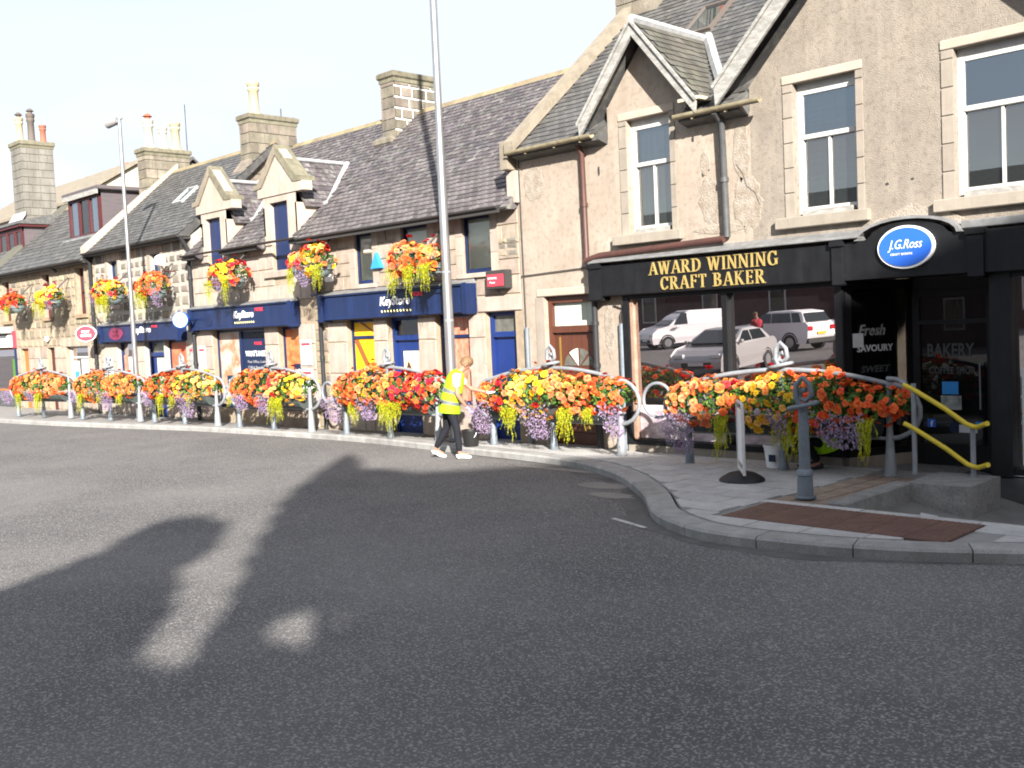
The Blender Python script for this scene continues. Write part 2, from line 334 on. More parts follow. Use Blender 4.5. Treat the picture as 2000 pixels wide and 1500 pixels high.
def inst(me, name, parent, loc, rot=(0, 0, 0), sc=(1, 1, 1), label=None):
    o = bpy.data.objects.new(name, me); g = ORG[parent.name]; o.location = (loc[0]-g[0], loc[1]-g[1], loc[2]-g[2]); o.rotation_euler = rot; o.scale = sc
    COL.objects.link(o); o.parent = parent; ORG[o.name] = g
    return o
def thing(name, label, cat, loc=(0, 0, 0), rotz=0, group=None, local=False):
    o = bpy.data.objects.new(name, None); COL.objects.link(o); o.location = loc; o.rotation_euler = (0, 0, rotz); o.empty_display_size = .2
    o['label'] = label; o['category'] = cat
    if group: o['group'] = group
    ORG[o.name] = (0, 0, 0) if local else tuple(loc)
    return o
def tag(o, label, cat, group=None):
    o['label'] = label; o['category'] = cat
    if group: o['group'] = group
    return o
def text(body, name, mat, parent, cx, y, cz, w, h, shear=0, bold=0, depth=.008, rotz=0, org=None):
    c = bpy.data.curves.new(name, 'FONT'); c.body = body; c.shear = shear; c.offset = bold; c.extrude = .01; c.align_x = 'CENTER'; c.resolution_u = 2
    o = bpy.data.objects.new(name, c); COL.objects.link(o); dg = bpy.context.evaluated_depsgraph_get(); me = bpy.data.meshes.new_from_object(o.evaluated_get(dg)); bpy.data.objects.remove(o); bpy.data.curves.remove(c)
    xs = [v.co.x for v in me.vertices]; ys = [v.co.y for v in me.vertices]; x0, x1, y0, y1 = min(xs), max(xs), min(ys), max(ys)
    kx, ky = w/(x1-x0), h/(y1-y0); ca, sa = math.cos(rotz), math.sin(rotz)
    for v in me.vertices:
        a = (v.co.x-(x0+x1)/2)*kx; b = (v.co.y-(y0+y1)/2)*ky; d = -v.co.z*depth/.02
        v.co = (a*ca-d*sa, a*sa+d*ca, b)
    me.materials.clear(); me.materials.append(MATS[mat]); 
    for p in me.polygons: p.material_index = 0
    return inst(me, name, parent, (cx, y, cz))

# ------------------------------------------------------------------ building helpers
YF = 13.6
def wall_rect(mb, x0, x1, z0, z1, ops, y=YF, d=.22, mi=0, mr=None):
    """front face with openings (x0,x1,z0,z1) and their reveals"""
    mr = mi if mr is None else mr
    X = sorted({x0, x1}|{min(max(v, x0), x1) for o in ops for v in o[:2]}); Z = sorted({z0, z1}|{min(max(v, z0), z1) for o in ops for v in o[2:4]})
    for i in range(len(X)-1):
        for j in range(len(Z)-1):
            cx, cz = (X[i]+X[i+1])/2, (Z[j]+Z[j+1])/2
            if any(o[0] < cx < o[1] and o[2] < cz < o[3] for o in ops): continue
            mb.quad((X[i], y, Z[j]), (X[i+1], y, Z[j]), (X[i+1], y, Z[j+1]), (X[i], y, Z[j+1]), mi)
    for a, b, c, e in [o[:4] for o in ops]:
        c2, e2 = max(c, z0), min(e, z1)
        if a > x0: mb.quad((a, y, c2), (a, y, e2), (a, y+d, e2), (a, y+d, c2), mr)
        if b < x1: mb.quad((b, y, e2), (b, y, c2), (b, y+d, c2), (b, y+d, e2), mr)
        if e <= z1: mb.quad((a, y, e), (b, y, e), (b, y+d, e), (a, y+d, e), mr)
        if c >= z0: mb.quad((b, y, c), (a, y, c), (a, y+d, c), (b, y+d, c), mr)
def stone_mesh(name, mat, jit=.06, seed=0, ch=.08):
    """unit stone (x,z in 0..1, front at y=0) with chamfered uneven edges"""
    r = random.Random(seed); mb = MB(); j = lambda: r.uniform(0, jit)
    b = [(0, 0), (1, 0), (1, 1), (0, 1)]
    back = [(x, .06, z) for x, z in b]; mid = [(x+(j() if x == 0 else -j()), .014, z+(j() if z == 0 else -j())) for x, z in b]
    fr = [(x+(ch*.5+j() if x == 0 else -ch*.5-j()), -.004-r.uniform(0, .012), z+(ch+j() if z == 0 else -ch-j())) for x, z in b]
    f = [(8, 9, 10, 11)]+[(i, (i+1) % 4, 4+(i+1) % 4, 4+i) for i in range(4)]+[(4+i, 4+(i+1) % 4, 8+(i+1) % 4, 8+i) for i in range(4)]
    mb.add(back+mid+fr, f); return mb.mesh(name, mat)
def free(a, b, blocks):
    seg = [(a, b)]
    for p, q in blocks:
        n = []
        for s, e in seg:
            if q <= s or p >= e: n.append((s, e)); continue
            if p > s: n.append((s, p))
            if q < e: n.append((q, e))
        seg = n
    return seg
def lay_stones(parent, meshes, x0, x1, z0, z1, ops, hr, wr, gap=.012, y=YF, name='stone', rng=None, skip=0, limit=None, minw=.12):
    rng = rng or rnd; z = z0; out = []
    while z < z1-.05:
        h = min(rng.uniform(*hr), z1-z)
        if z1-z-h < .09: h = z1-z
        bl = [(o[0], o[1]) for o in ops if o[2] < z+h-.02 and o[3] > z+.02]
        for s, e in free(x0, x1, bl):
            x = s
            while x < e-.04:
                w = rng.uniform(*wr)
                if e-x-w < wr[0]*.6: w = e-x
                if w > gap*2 and rng.random() >= skip and w >= minw: out.append((x+gap/2, z+gap/2, w-gap, h-gap))
                x += w
        z += h
    for x, zz, w, h in out: inst(rng.choice(meshes), name, parent, (x, y, zz), (0, 0, 0), (w, 1, h))
    return len(out)
def slates(roof, matn, O, U, V, lu, lv, wid=.22, exp=.155, objs=0, inside=None, name='slate', jit=.01, thick=.012):
    """courses of slates on the plane O + u*U + v*V; the first objs of them single parts, the rest one joined part"""
    U = Vector(U).normalized(); V = Vector(V).normalized(); N = U.cross(V); O = Vector(O); mb = MB(); n = 0
    me = []
    rows = int(lv/exp)
    if objs:
        for k in range(3):
            m = MB(); t = thick; w = wid*.97/2; l = exp*1.22; e = (k-1)*.006
            m.hexa([(-w, -.0+e, .014), (w, .0-e, .014), (w, l, .001), (-w, l, .001), (-w, e, .014+t), (w, -e, .014+t), (w, l, .001+t*.6), (-w, l, .001+t*.6)]); me.append(m.mesh('slate', matn))
        rot = Matrix((U, V, N)).transposed().to_euler()
    for r in range(rows):
        c = int(lu/wid)+2
        for i in range(c):
            u = (i+(.5 if r % 2 else 0))*wid; v = r*exp
            if u < wid*.3 or u > lu-wid*.3: continue
            if inside and not inside(u, v): continue
            P = O+U*u+V*(v+rnd.uniform(-jit, jit))
            if n < objs:
                inst(rnd.choice(me), name, roof, P, rot); n += 1
            else:
                w = wid*.97/2; l = exp*1.22; q = lambda a, b, z: P+U*a+V*b+N*z; t = thick
                mb.add([q(-w, 0, .014), q(w, 0, .014), q(w, 0, .014+t), q(-w, 0, .014+t), q(w, l, .001+t*.6), q(-w, l, .001+t*.6)], [(0, 1, 2, 3), (3, 2, 4, 5)])
    if mb.v: mk(mb, 'slate_courses', matn, roof, kind='stuff')
def sash(bld, x0, x1, z0, z1, y=YF+.14, fr='white_paint', side=.06, top=.07, rail=None, mull=True, curtain='curtain', gl='pane', name='window', depth=.07, cside=None):
    """box-sash window: frame, two panes, meeting rail, glazing bar, curtain and dark room"""
    w = MB()
    w.box(x0, x0+side, y, y+depth, z0, z1); w.box(x1-side, x1, y, y+depth, z0, z1); w.box(x0+side, x1-side, y+.004, y+depth, z1-top, z1); w.box(x0+side, x1-side, y+.004, y+depth, z0, z0+.09)
    o = mk(w, name, fr, bld); zr = rail or (z0+z1)/2
    m = MB(); m.box(x0+side, x1-side, y-.012, y+.05, zr-.035, zr+.035, c=.008); mk(m, 'meeting_rail', fr, o)
    if mull: m = MB(); m.box((x0+x1)/2-.016, (x0+x1)/2+.016, y+.012, y+.05, z0+.09, zr-.035); mk(m, 'glazing_bar', fr, o)
    for a, b, yy, gg in ((z0+.09, zr-.035, y+.05, gl), (zr+.035, z1-top, y+.03, 'pane_top' if gl == 'pane' else gl)):
        m = MB(); m.quad((x0+side, yy, a), (x1-side, yy, a), (x1-side, yy, b), (x0+side, yy, b)); mk(m, 'pane', gg, o)
    if curtain:
        m = MB(); n = 14; c0, c1 = cside or (0, 1); xa, xb = x0+side+(x1-x0-2*side)*c0, x0+side+(x1-x0-2*side)*c1; yo = .075 if curtain == 'blind' else .13
        for i in range(n):
            a, b = xa+(xb-xa)*i/n, xa+(xb-xa)*(i+1)/n; ya, yb = y+yo+.018*math.sin(i*2.1)*(yo > .1), y+yo+.018*math.sin((i+1)*2.1)*(yo > .1)
            m.quad((a, ya, z0+.05), (b, yb, z0+.05), (b, yb, z1), (a, ya, z1))
        mk(m, 'curtain', curtain, o)
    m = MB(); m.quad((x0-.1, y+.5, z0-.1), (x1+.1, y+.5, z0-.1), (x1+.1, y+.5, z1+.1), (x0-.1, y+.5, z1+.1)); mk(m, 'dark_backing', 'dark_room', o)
    return o
def slab(bld, name, x0, x1, z0, z1, y0, y1, mat, c=.012):
    m = MB(); m.box(x0, x1, y0, y1, z0, z1, c=c); return mk(m, name, mat, bld)
def chimney(bld, x0, x1, y0, y1, zb, zt, pots, mat='chimney_stone', painted=False, capz=.16, ov=.07, hook=None):
    m = MB(); m.box(x0+.015, x1-.015, y0+.015, y1-.015, zb, zt); c = mk(m, 'chimney', 'mortar_tan' if not painted else 'mortar_white', bld)
    r = random.Random(int(abs(x0)*100)); z = zb; k = 0
    bm_ = {}
    while z < zt-.05:
        h = min(.3 if not painted else .27, zt-z)
        for face in (0, 1):
            a, b = (x0, x1) if face == 0 else (y0, y1); s = a; first = True
            while s < b-.03:
                w = (r.uniform(.28, .5) if not (first and k % 2) else .22); first = False
                if b-s-w < .16: w = b-s
                g = .012 if not painted else .03; g2 = .012 if not painted else .045
                q = MB()
                if face == 0: q.box(s+g/2, s+w-g/2, y0-.012, y0+.03, z+.006, z+h-.006, c=.01)
                else: q.box(x1-.03, x1+.012, s+g2/2, s+w-g2/2, z+g2/2, z+h-g2/2, c=.01)
                mk(q, 'block', mat, c); s += w
        z += h; k += 1
    m = MB(); m.box(x0-ov, x1+ov, y0-ov, y1+ov, zt, zt+capz, c=.03); m.box(x0-ov*.4, x1+ov*.4, y0-ov*.4, y1+ov*.4, zt-.1, zt-.003); mk(m, 'cope', 'cope_stone', c)
    for yy, h, rad, mt, cowl in pots:
        m = MB(); z = zt+capz
        m.lathe([(rad*1.35, z), (rad*1.2, z+.08), (rad*.95, z+.14), (rad*.9, z+h*.72), (rad*1.12, z+h*.75), (rad*1.12, z+h*.82), (rad*.98, z+h*.86), (rad*1.2, z+h*.9), (rad*1.2, z+h), (rad*.7, z+h)], (x0+x1)/2, yy, 12)
        p = mk(m, 'chimney_pot', mt, c)
        if cowl: m = MB(); m.lathe([(rad*.6, z+h), (rad*.6, z+h+.1), (rad*1.1, z+h+.11), (rad*.5, z+h+.2), (.01, z+h+.22)], (x0+x1)/2, yy, 10); mk(m, 'cowl', 'pot_dark' if cowl == 1 else 'terracotta', c)
    return c
def gutter(bld, x0, x1, y, z, mat='iron_dark', r=.06):
    m = MB(); n = 8; p = [(y+r*math.cos(math.pi+math.pi*i/n), z+r*math.sin(math.pi+math.pi*i/n)) for i in range(n+1)]; q = [(y+(r-.012)*math.cos(math.pi+math.pi*i/n), z+(r-.012)*math.sin(math.pi+math.pi*i/n)) for i in range(n, -1, -1)]
    P = p+q; k = len(P); v = [(x0, a, b) for a, b in P]+[(x1, a, b) for a, b in P]; m.add(v, [(i, i+1, k+i+1, k+i) for i in range(k-1)], 0, True)
    m.add(v[:k], [(i, i+1, k-2-i, k-1-i) for i in range(n)]); m.add(v[k:], [(k-1-i, k-2-i, i+1, i) for i in range(n)])
    return mk(m, 'gutter', mat, bld)
def pipe(bld, path, r, mat, name='downpipe', brackets=True):
    m = MB(); m.tube(path, r, 10)
    if brackets:
        for i in range(len(path)-1):
            a, b = Vector(path[i]), Vector(path[i+1])
            if abs(a.z-b.z) > 1:
                k = int(abs(a.z-b.z)/.9)
                for j in range(1, k+1): p = a.lerp(b, j/(k+1)); m.lathe([(r*1.28, p.z-.035), (r*1.28, p.z+.035)], p.x, p.y, 10)
    return mk(m, name, mat, bld)
# ------------------------------------------------------------------ ground
ROAD = -.12
m = MB(); HX0, HX1, HY0, HY1 = -5.58, 2, 10.38, 14.99      # the sunken steps are open to below the road level
for x0, x1, y0, y1 in ((-260, HX0, -260, 260), (HX1, 260, -260, 260), (HX0, HX1, -260, HY0), (HX0, HX1, HY1, 260)): m.quad((x0, y0, ROAD), (x1, y0, ROAD), (x1, y1, ROAD), (x0, y1, ROAD))
road = mk(m, 'road', 'asphalt', kind='structure')
KP = [(-50, 8.3), (-46, 8.9), (-40, 9.75), (-33.05, 10.68), (-29.8, 11.05), (-26.2, 11.65), (-23.3, 12.15), (-19.2, 12.45), (-16.9, 12.5), (-14.5, 12.3), (-13.15, 12.2), (-11.1, 11.95), (-9.5, 11.3), (-8.1, 10.2), (-7.16, 9.2), (-6.5, 8.76), (-5.86, 8.58), (-4.8, 8.67), (-3.94, 8.95), (-3.2, 9.34), (-1.5, 10.3), (1, 11.8), (4, 13.4)]
def catmull(P, step):
    out = []
    for i in range(1, len(P)-2):
        p = [Vector(q+(0,)) for q in P[i-1:i+3]]; n = max(2, int((p[2]-p[1]).length/step))
        for k in range(n):
            t = k/n; out.append(.5*((2*p[1])+(p[2]-p[0])*t+(2*p[0]-5*p[1]+4*p[2]-p[3])*t*t+(3*p[1]-p[0]-3*p[2]+p[3])*t**3))
    out.append(Vector(P[-2]+(0,))); return out
KC = catmull(KP, .15)
def offs(C, d):
    o = []
    for i, p in enumerate(C):
        t = (C[min(i+1, len(C)-1)]-C[max(i-1, 0)]).normalized(); o.append(p+Vector((-t.y, t.x, 0))*d)
    return o
KW = .32
KI = offs(KC, KW+.02)
def yin(x):
    for i in range(len(KI)-1):
        a, b = KI[i], KI[i+1]
        if a.x <= x <= b.x: return a.y+(b.y-a.y)*(x-a.x)/max(1e-6, b.x-a.x)
    return KI[-1].y
def pz(x, y):
    a = yin(x); return -.07*min(1, max(0, (y-a)/max(.3, 13.6-a)))
kerb = bpy.data.objects.new('kerb', None); COL.objects.link(kerb); kerb['kind'] = 'structure'; ORG['kerb'] = (0, 0, 0)
acc = 0; i0 = 0
cuts = [0]
for i in range(1, len(KC)):
    acc += (KC[i]-KC[i-1]).length
    if acc > .93: cuts.append(i); acc = 0
for a, b in zip(cuts[:-1], cuts[1:]):
    mb = MB(); v = []; cs = [(.015, ROAD-.05), (0, -.03), (.025, -.004), (KW-.012, 0), (KW, -.1)]
    pts = KC[a:b+1]; k = len(pts)
    for i, p in enumerate(pts):
        t = (KC[min(a+i+1, len(KC)-1)]-KC[max(a+i-1, 0)]).normalized(); nrm = Vector((-t.y, t.x, 0)); sh = t*(.006 if i == 0 else -.006 if i == k-1 else 0)
        v += [tuple(p+nrm*d+sh+Vector((0, 0, z))) for d, z in cs]
    n = len(cs); f = [(i*n+j, (i+1)*n+j, (i+1)*n+j+1, i*n+j+1) for i in range(k-1) for j in range(n-1)]+[tuple(range(n)), tuple((k-1)*n+j for j in range(n-1, -1, -1))]
    mb.add(v, f); mk(mb, 'kerb_stone', 'granite', kerb)
# pavement between kerb and facades
m = MB(); XE = -6.4
P = [p for p in KI if p.x < XE]; P.append(Vector((XE, yin(XE), 0)))
for a, b in zip(P[:-1], P[1:]):
    m.quad((a.x, a.y, -.022), (b.x, b.y, -.022), (b.x, 13.9, -.1), (a.x, 13.9, -.1))
P2 = [Vector((XE, yin(XE), 0))]+[p for p in KI if p.x > XE and p.y < 10.2]
for a, b in zip(P2[:-1], P2[1:]): m.quad((a.x, a.y, -.022), (b.x, b.y, -.022), (b.x, 10.36, -.022), (a.x, 10.36, -.022))
m.quad((XE, 10.36, -.022), (-5.6, 10.36, -.022), (-5.6, 13.7, -.095), (XE, 13.7, -.095))
m.quad((-5.6, 10.5, -.16), (-4.5, 10.5, -.42), (-4.5, 15, -.42), (-5.6, 15, -.16), 1); m.quad((-4.5, 10.5, -.42), (2, 10.5, -.45), (2, 15, -.45), (-4.5, 15, -.42), 1)
m.quad((-5.6, 10.36, -.14), (-4.5, 10.36, -.42), (-4.5, 10.5, -.42), (-5.6, 10.5, -.16), 1); m.quad((-4.5, 10.36, -.42), (2, 10.36, -.45), (2, 10.5, -.45), (-4.5, 10.5, -.42), 1)
pav = mk(m, 'pavement', ['mortar_floor', 'sunk_concrete'], kind='structure')
def slab_obj(x0, x1, y0, y1, mat, name, g=.007, z=None, th=.04):
    """one slab, its front edge cut to the kerb where it meets it"""
    xs = [x0+g+(x1-x0-2*g)*k/4 for k in range(5)]; lo = [(x, max(y0+g, yin(x)+.012)) for x in xs]; hi = [(x, y1-g) for x in xs[::-1]]
    if max(p[1] for p in lo) < y0+g+1e-4: lo = [lo[0], lo[-1]]; hi = [hi[0], hi[-1]]
    lo = [p for p in lo if p[1] < y1-g-.02]
    if len(lo) < 2: return
    hi = [(min(max(x, lo[0][0]), lo[-1][0]), y) for x, y in (hi[0], hi[-1])]; P = lo+[(lo[-1][0], hi[0][1]), (lo[0][0], hi[0][1])]; t = rnd.uniform(-.0012, .0012)
    f = lambda x, y: (pz(x, y) if z is None else z)+.002+t
    n = len(P); mb = MB(); v = [(x, y, f(x, y)-th) for x, y in P]+[(x, y, f(x, y)) for x, y in P]; mb.add(v, [tuple(range(n, 2*n))]+[(i, (i+1) % n, n+(i+1) % n, n+i) for i in range(n)]); return mk(mb, name, mat, pav)
y = 8.6; r = 0
while y < 13.55:
    x = -14.4+(.33 if r % 2 else 0); y1 = min(y+.45, 13.56)
    while x < -6.42:
        x1 = min(x+.66, -6.42)
        if x1-x > .1: slab_obj(x, x1, y, y1, 'paving', 'paving_slab')
        x = x1
    y = y1; r += 1
# stone frame and blistered paving at the crossing
x = -6.42
while x < -3.4:
    x1 = min(x+.62, -3.4)
    if x1-x > .15: slab_obj(x, x1, 10.24, 10.40, 'paving', 'border_stone', z=0); slab_obj(x, x1, 8.4, 9.28, 'paving', 'border_stone', z=0)
    x = x1
m2 = MB(); n = 0
for i in range(6):
    for j in range(2):
        x0, y0 = -6.3+i*.405, 9.29+j*.475; mb = MB(); mb.box(x0+.004, x0+.401, y0+.004, y0+.471, -.03, .004, c=.004)
        for a in range(6):
            for b in range(7): mb.lathe([(.024, .004), (.018, .009), (.004, .011)], x0+.035+a*.067, y0+.035+b*.067, 6, cap=False)
        mk(mb, 'blister_tile', 'tactile_brown', pav)
for i in range(3):
    for j in range(12):
        y0 = 10.42+j*.21
        if y0 > 12.9: break
        slab_obj(-6.4+i*.25, -6.16+i*.25, y0, y0+.205, 'brown_paving', 'paving_block', z=pz(-6.4, y0)-.003)
mb = MB(); mb.box(-5.66, -5.44, 10.45, 12.1, -.4, .035, c=.02); mk(mb, 'edging_stone', 'granite_dark', pav)
mb = MB(); q = [(-5.5, 13.06), (-5.5, 12.1)]+[(-4.9+.16*math.sin(R(a)), 12.26-.16*math.cos(R(a))) for a in range(0, 91, 15)]+[(-4.74, 13.06)]
mb.prismz(q, -.5, .03); mk(mb, 'landing_block', 'granite_dark', pav)
mb = MB(); mb.hexa([(-4.70, 10.42, -.5), (-4.50, 10.42, -.5), (-4.86, 11.5, -.5), (-5.06, 11.5, -.5), (-4.70, 10.42, -.30), (-4.50, 10.42, -.32), (-4.86, 11.5, -.22), (-5.06, 11.5, -.20)]); mk(mb, 'step_edge', 'paving', pav)
for k in range(7):
    for y0 in (8.9, 9.4, 9.9): slab_obj(-3.85+k*.62+(.3 if y0 == 9.4 else 0), -3.23+k*.62+(.3 if y0 == 9.4 else 0), y0, y0+.5, 'paving', 'paving_slab', z=-.001)
# patches and line on the road
def sheet(name, pts, z, mat):
    mb = MB(); c = (sum(p[0] for p in pts)/len(pts), sum(p[1] for p in pts)/len(pts)); mb.add([(x, y, z) for x, y in pts], [tuple(range(len(pts)))]); return mk(mb, name, mat, kind='structure')
sheet('road_line', [(-7.6, 8.98), (-6.95, 8.76), (-6.93, 8.82), (-7.58, 9.05)], ROAD+.006, 'white_line')
def blob(cx, cy, rx, ry, s): r = random.Random(s); return [(cx+rx*math.cos(a*.42)*r.uniform(.8, 1.15), cy+ry*math.sin(a*.42)*r.uniform(.8, 1.15)) for a in range(15)]
sheet('road_patch', blob(-9.2, 10.75, .45, .25, 1), ROAD+.004, 'asphalt_patch'); sheet('road_patch', blob(-8.6, 10.2, .35, .2, 2), ROAD+.004, 'asphalt_patch')
sheet('road_patch', blob(-10.9, 11.62, .9, .12, 3), ROAD+.004, 'asphalt_patch')

# dirty channel along the kerb
m = MB(); KG = offs(KC, -.02); KH = offs(KC, -.34)
for i in range(len(KC)-1):
    if -14 < KC[i].x < -3.5:
        fd = lambda x: (.62+.2*math.sin(x*2.3)+.1*math.sin(x*6.1))*max(0, min(1, (x+14)/4, (-3.4-x)/2)); w0 = fd(KC[i].x); w1 = fd(KC[i+1].x)
        p0 = KG[i].lerp(KH[i], w0+.02); p1 = KG[i+1].lerp(KH[i+1], w1+.02); m.quad((p0.x, p0.y, ROAD+.003), (p1.x, p1.y, ROAD+.003), (KG[i+1].x, KG[i+1].y, ROAD+.003), (KG[i].x, KG[i].y, ROAD+.003))
mk(m, 'road_channel', 'asphalt_dark', kind='structure')

# ================================================================== BAKERY
bk = thing('bakery', 'tan rendered bakery with black shopfront, steep dormer and big gable', 'building', (-8, YF, -.07))
WA, WB, WC = (-10.82, -9.94, 3.57, 5.46), (-7.74, -6.77, 3.54, 5.46), (-5.43, -4.33, 3.54, 5.46)
DB = (-12.87, -11.69, -.1, 2.64); SH = (-10.98, -7.02, -.3, 2.6); RC = (-7.02, -1.5, -.6, 2.6)
m = MB(); wall_rect(m, -13.42, -8.46, -.6, 5.2, [WA, DB, SH[:1]+(-8.46,)+SH[2:]]); wall_rect(m, -8.46, -1.5, -.6, 5.2, [WB, WC, (-8.46,)+SH[1:], RC], mi=1)
wall_rect(m, -11.22, -9.6, 5.2, 5.56, [WA]); m.add([(-11.22, YF, 5.56), (-9.6, YF, 5.56), (-9.6, YF, 5.9), (-10.36, YF, 6.78), (-11.22, YF, 5.72)], [(0, 1, 2, 3, 4)])
wall_rect(m, -8.46, -3.7, 5.2, 5.56, [WB, WC], mi=1); m.add([(-8.46, YF, 5.56), (-3.7, YF, 5.56), (-6.12, YF, 7.95)], [(0, 1, 2)], 1)
m.quad((-11.22, YF, 5.2), (-11.22, YF, 5.75), (-11.22, 14.3, 5.75), (-11.22, 14.3, 5.2)); m.quad((-9.6, YF, 5.9), (-9.6, YF, 5.2), (-9.6, 14.3, 5.2), (-9.6, 14.3, 5.9))
m.quad((-13.42, 22, -.6), (-13.42, 22, 5.3), (-13.42, YF, 5.3), (-13.42, YF, -.6)); m.add([(-13.42, YF, 5.3), (-13.42, 22, 5.3), (-13.42, 17.8, 9.0)], [(0, 1, 2)])
m.quad((-1.5, YF, -.6), (-1.5, YF, 5.3), (-1.5, 22, 5.3), (-1.5, 22, -.6)); m.quad((-1.5, 22, -.6), (-1.5, 22, 5.3), (-13.42, 22, 5.3), (-13.42, 22, -.6))
bwall = mk(m, 'wall', ['harl', 'harl_gable'], bk)
# bare worn plaster by the downpipe, holes and crack, lichen stain on the gable
rr = random.Random(5)
def patch(parent, cx, cz, rx, rz, mat, name, th=.006, s=0, n=22, y=YF):
    q = random.Random(s); P = [(cx+rx*math.cos(2*math.pi*i/n)*q.uniform(.78, 1.08), cz+rz*math.sin(2*math.pi*i/n)*q.uniform(.78, 1.08)) for i in range(n)]
    mb = MB(); v = [(x, y-.001, z) for x, z in P]+[(cx+(x-cx)*.9, y-th, cz+(z-cz)*.9) for x, z in P]; mb.add(v, [tuple(range(n, 2*n))]+[(i, (i+1) % n, n+(i+1) % n, n+i) for i in range(n)]); return mk(mb, name, mat, parent)
patch(bwall, -9.2, 3.95, .23, .42, 'harl_patch', 'plaster_patch', s=1); patch(bwall, -8.55, 3.85, .28, .45, 'harl_patch', 'plaster_patch', s=2); patch(bwall, -9.28, 4.55, .1, .2, 'harl_patch', 'plaster_patch', s=3)
patch(bwall, -8.62, 4.62, .16, .5, 'harl_patch', 'plaster_patch', s=4); patch(bwall, -9.05, 3.5, .5, .08, 'harl_patch', 'plaster_patch', s=6)
patch(bwall, -13.0, 4.7, .3, .35, 'harl_patch', 'plaster_patch', s=8); patch(bwall, -11.35, 2.0, .12, .5, 'harl_patch', 'plaster_patch', s=9); patch(bwall, -11.33, .6, .15, .6, 'harl_patch', 'plaster_patch', s=10)
for x, z, a, b in ((-9.33, 4.38, .025, .055), (-9.22, 4.46, .02, .05), (-9.5, 4.95, .03, .06), (-11.45, 4.72, .03, .09), (-6.35, 3.85, .03, .02), (-6.0, 3.87, .025, .02)): patch(bwall, x, z, a, b, 'iron_dark', 'plaster_hole', th=.004, s=int(x*-100), n=9)
m = MB(); m.tube([(-8.72, YF-.004, 4.45), (-8.6, YF-.004, 4.28), (-8.55, YF-.004, 4.1), (-8.4, YF-.004, 3.98), (-8.33, YF-.004, 3.8)], .009, 4); mk(m, 'crack', 'iron_dark', bwall)
# roof
pb = math.atan(.85)
m = MB(); y0 = 13.36
for xa, xb, full in ((-13.3, -11.23, 1), (-11.23, -9.59, 0), (-9.59, -8.47, 1), (-8.47, -3.69, 0), (-3.69, -1.4, 1)):
    f = [(y0, 5.2), (y0, 5.27)] if full else [(14.05, 5.6), (14.05, 5.27+.85*.69)]
    m.prismx(f+[(17.8, 5.27+.85*(17.8-y0)), (22.2, 5.3), (22.1, 5.1), (17.8, 8.8)]+([(13.75, 5.1)] if full else []), xa, xb)
# gable roof running back, dormer roof
def pitched(mb, cx, zt, hw, drop, y0, ya, yb, th=.07):
    for s in (-1, 1):
        a, b = (cx, zt), (cx+s*hw, zt-drop)
        mb.hexa([(a[0], y0, a[1]-th), (b[0], y0, b[1]-th), (b[0], yb, b[1]-th), (a[0], ya, a[1]-th), (a[0], y0, a[1]), (b[0], y0, b[1]), (b[0], yb, b[1]), (a[0], ya, a[1])])
pitched(m, -10.36, 6.93, 1.17, 1.42, 13.27, 15.5, 13.9); pitched(m, -6.12, 8.3, 2.75, 2.75, 13.27, 17.2, 13.85)
broof = mk(m, 'roof', 'slate_grey', bk)
def bin_(u, v):
    x = -13.25+u; y = 13.4+v*math.cos(pb); z = 5.3+v*math.sin(pb)
    if (-11.33 < x < -9.5 and z < 5.55) or (z >= 5.5 and abs(x+10.36)*1.21 < 6.93-z): return False
    if (-8.57 < x < -3.6 and z < 5.6) or (z >= 5.55 and abs(x+6.12) < 8.3-z): return False
    return True
slates(broof, 'slate_grey', (-13.25, 13.38, 5.29), (1, 0, 0), (0, math.cos(pb), math.sin(pb)), 11.7, 5.8, .23, .165, objs=300, inside=bin_)
for s in (1, -1):
    V = Vector((-s*1.17, 0, 1.42)); lv = V.length; U = Vector((0, s, 0)); o = Vector((-10.36+s*1.17, 13.29 if s > 0 else 15.5, 5.51))
    slates(broof, 'slate_mossy' if s > 0 else 'slate_grey', o, U, V, 2.3, lv, .2, .15, inside=(lambda u, v: u < .55+v*.93) if s > 0 else (lambda u, v: u < 2.2 and u > 1.55-.87*v))
V = Vector((2.75, 0, 2.75)); slates(broof, 'slate_grey', Vector((-6.12-2.75, 15.3, 5.55)), Vector((0, -1, 0)), V, 2.0, V.length, .22, .16)
m = MB(); m.tube([(-10.36, 13.24, 6.96), (-10.36, 15.45, 6.96)], .075, 6); mk(m, 'ridge_flashing', 'lead_white', broof)
m = MB(); m.tube([(-10.33, 15.36, 7.0), (-9.7, 14.6, 6.33), (-9.08, 13.86, 5.73)], .095, 6, smooth=False); mk(m, 'valley_flashing', 'lead_white', broof)
def barge(cx, zt, hw, drop, y, h, mat, ext=0, sides=(-1, 1), th=.05):
    for s in sides:
        mb = MB(); l = math.hypot(hw, drop); ux, uz = s*hw/l, -drop/l; nx, nz = -uz*s*-1, 0
        A = (cx, zt); B = (cx+s*hw+ux*ext, zt-drop+uz*ext); dz = h*l/hw
        P = [(A[0], A[1]), (B[0], B[1]), (B[0]-s*.02, B[1]-dz*.9), (A[0], A[1]-dz)]
        if s > 0: P = P[::-1]
        mb.prism(P, y, y+th); b = mk(mb, 'bargeboard', mat, bk)
        mb = MB(); Q = [(A[0], A[1]+.035), (B[0]+ux*.03, B[1]+.035+uz*.03), (B[0], B[1]-.035), (A[0], A[1]-.035)]
        if s > 0: Q = Q[::-1]
        mb.prism(Q, y-.035, y-.001); mk(mb, 'moulding', mat, b)
barge(-10.36, 6.93, 1.13, 1.37, 13.22, .15, 'peeling_white', ext=.1); barge(-6.12, 8.3, 2.7, 2.7, 13.22, .23, 'peeling_white', ext=.02)
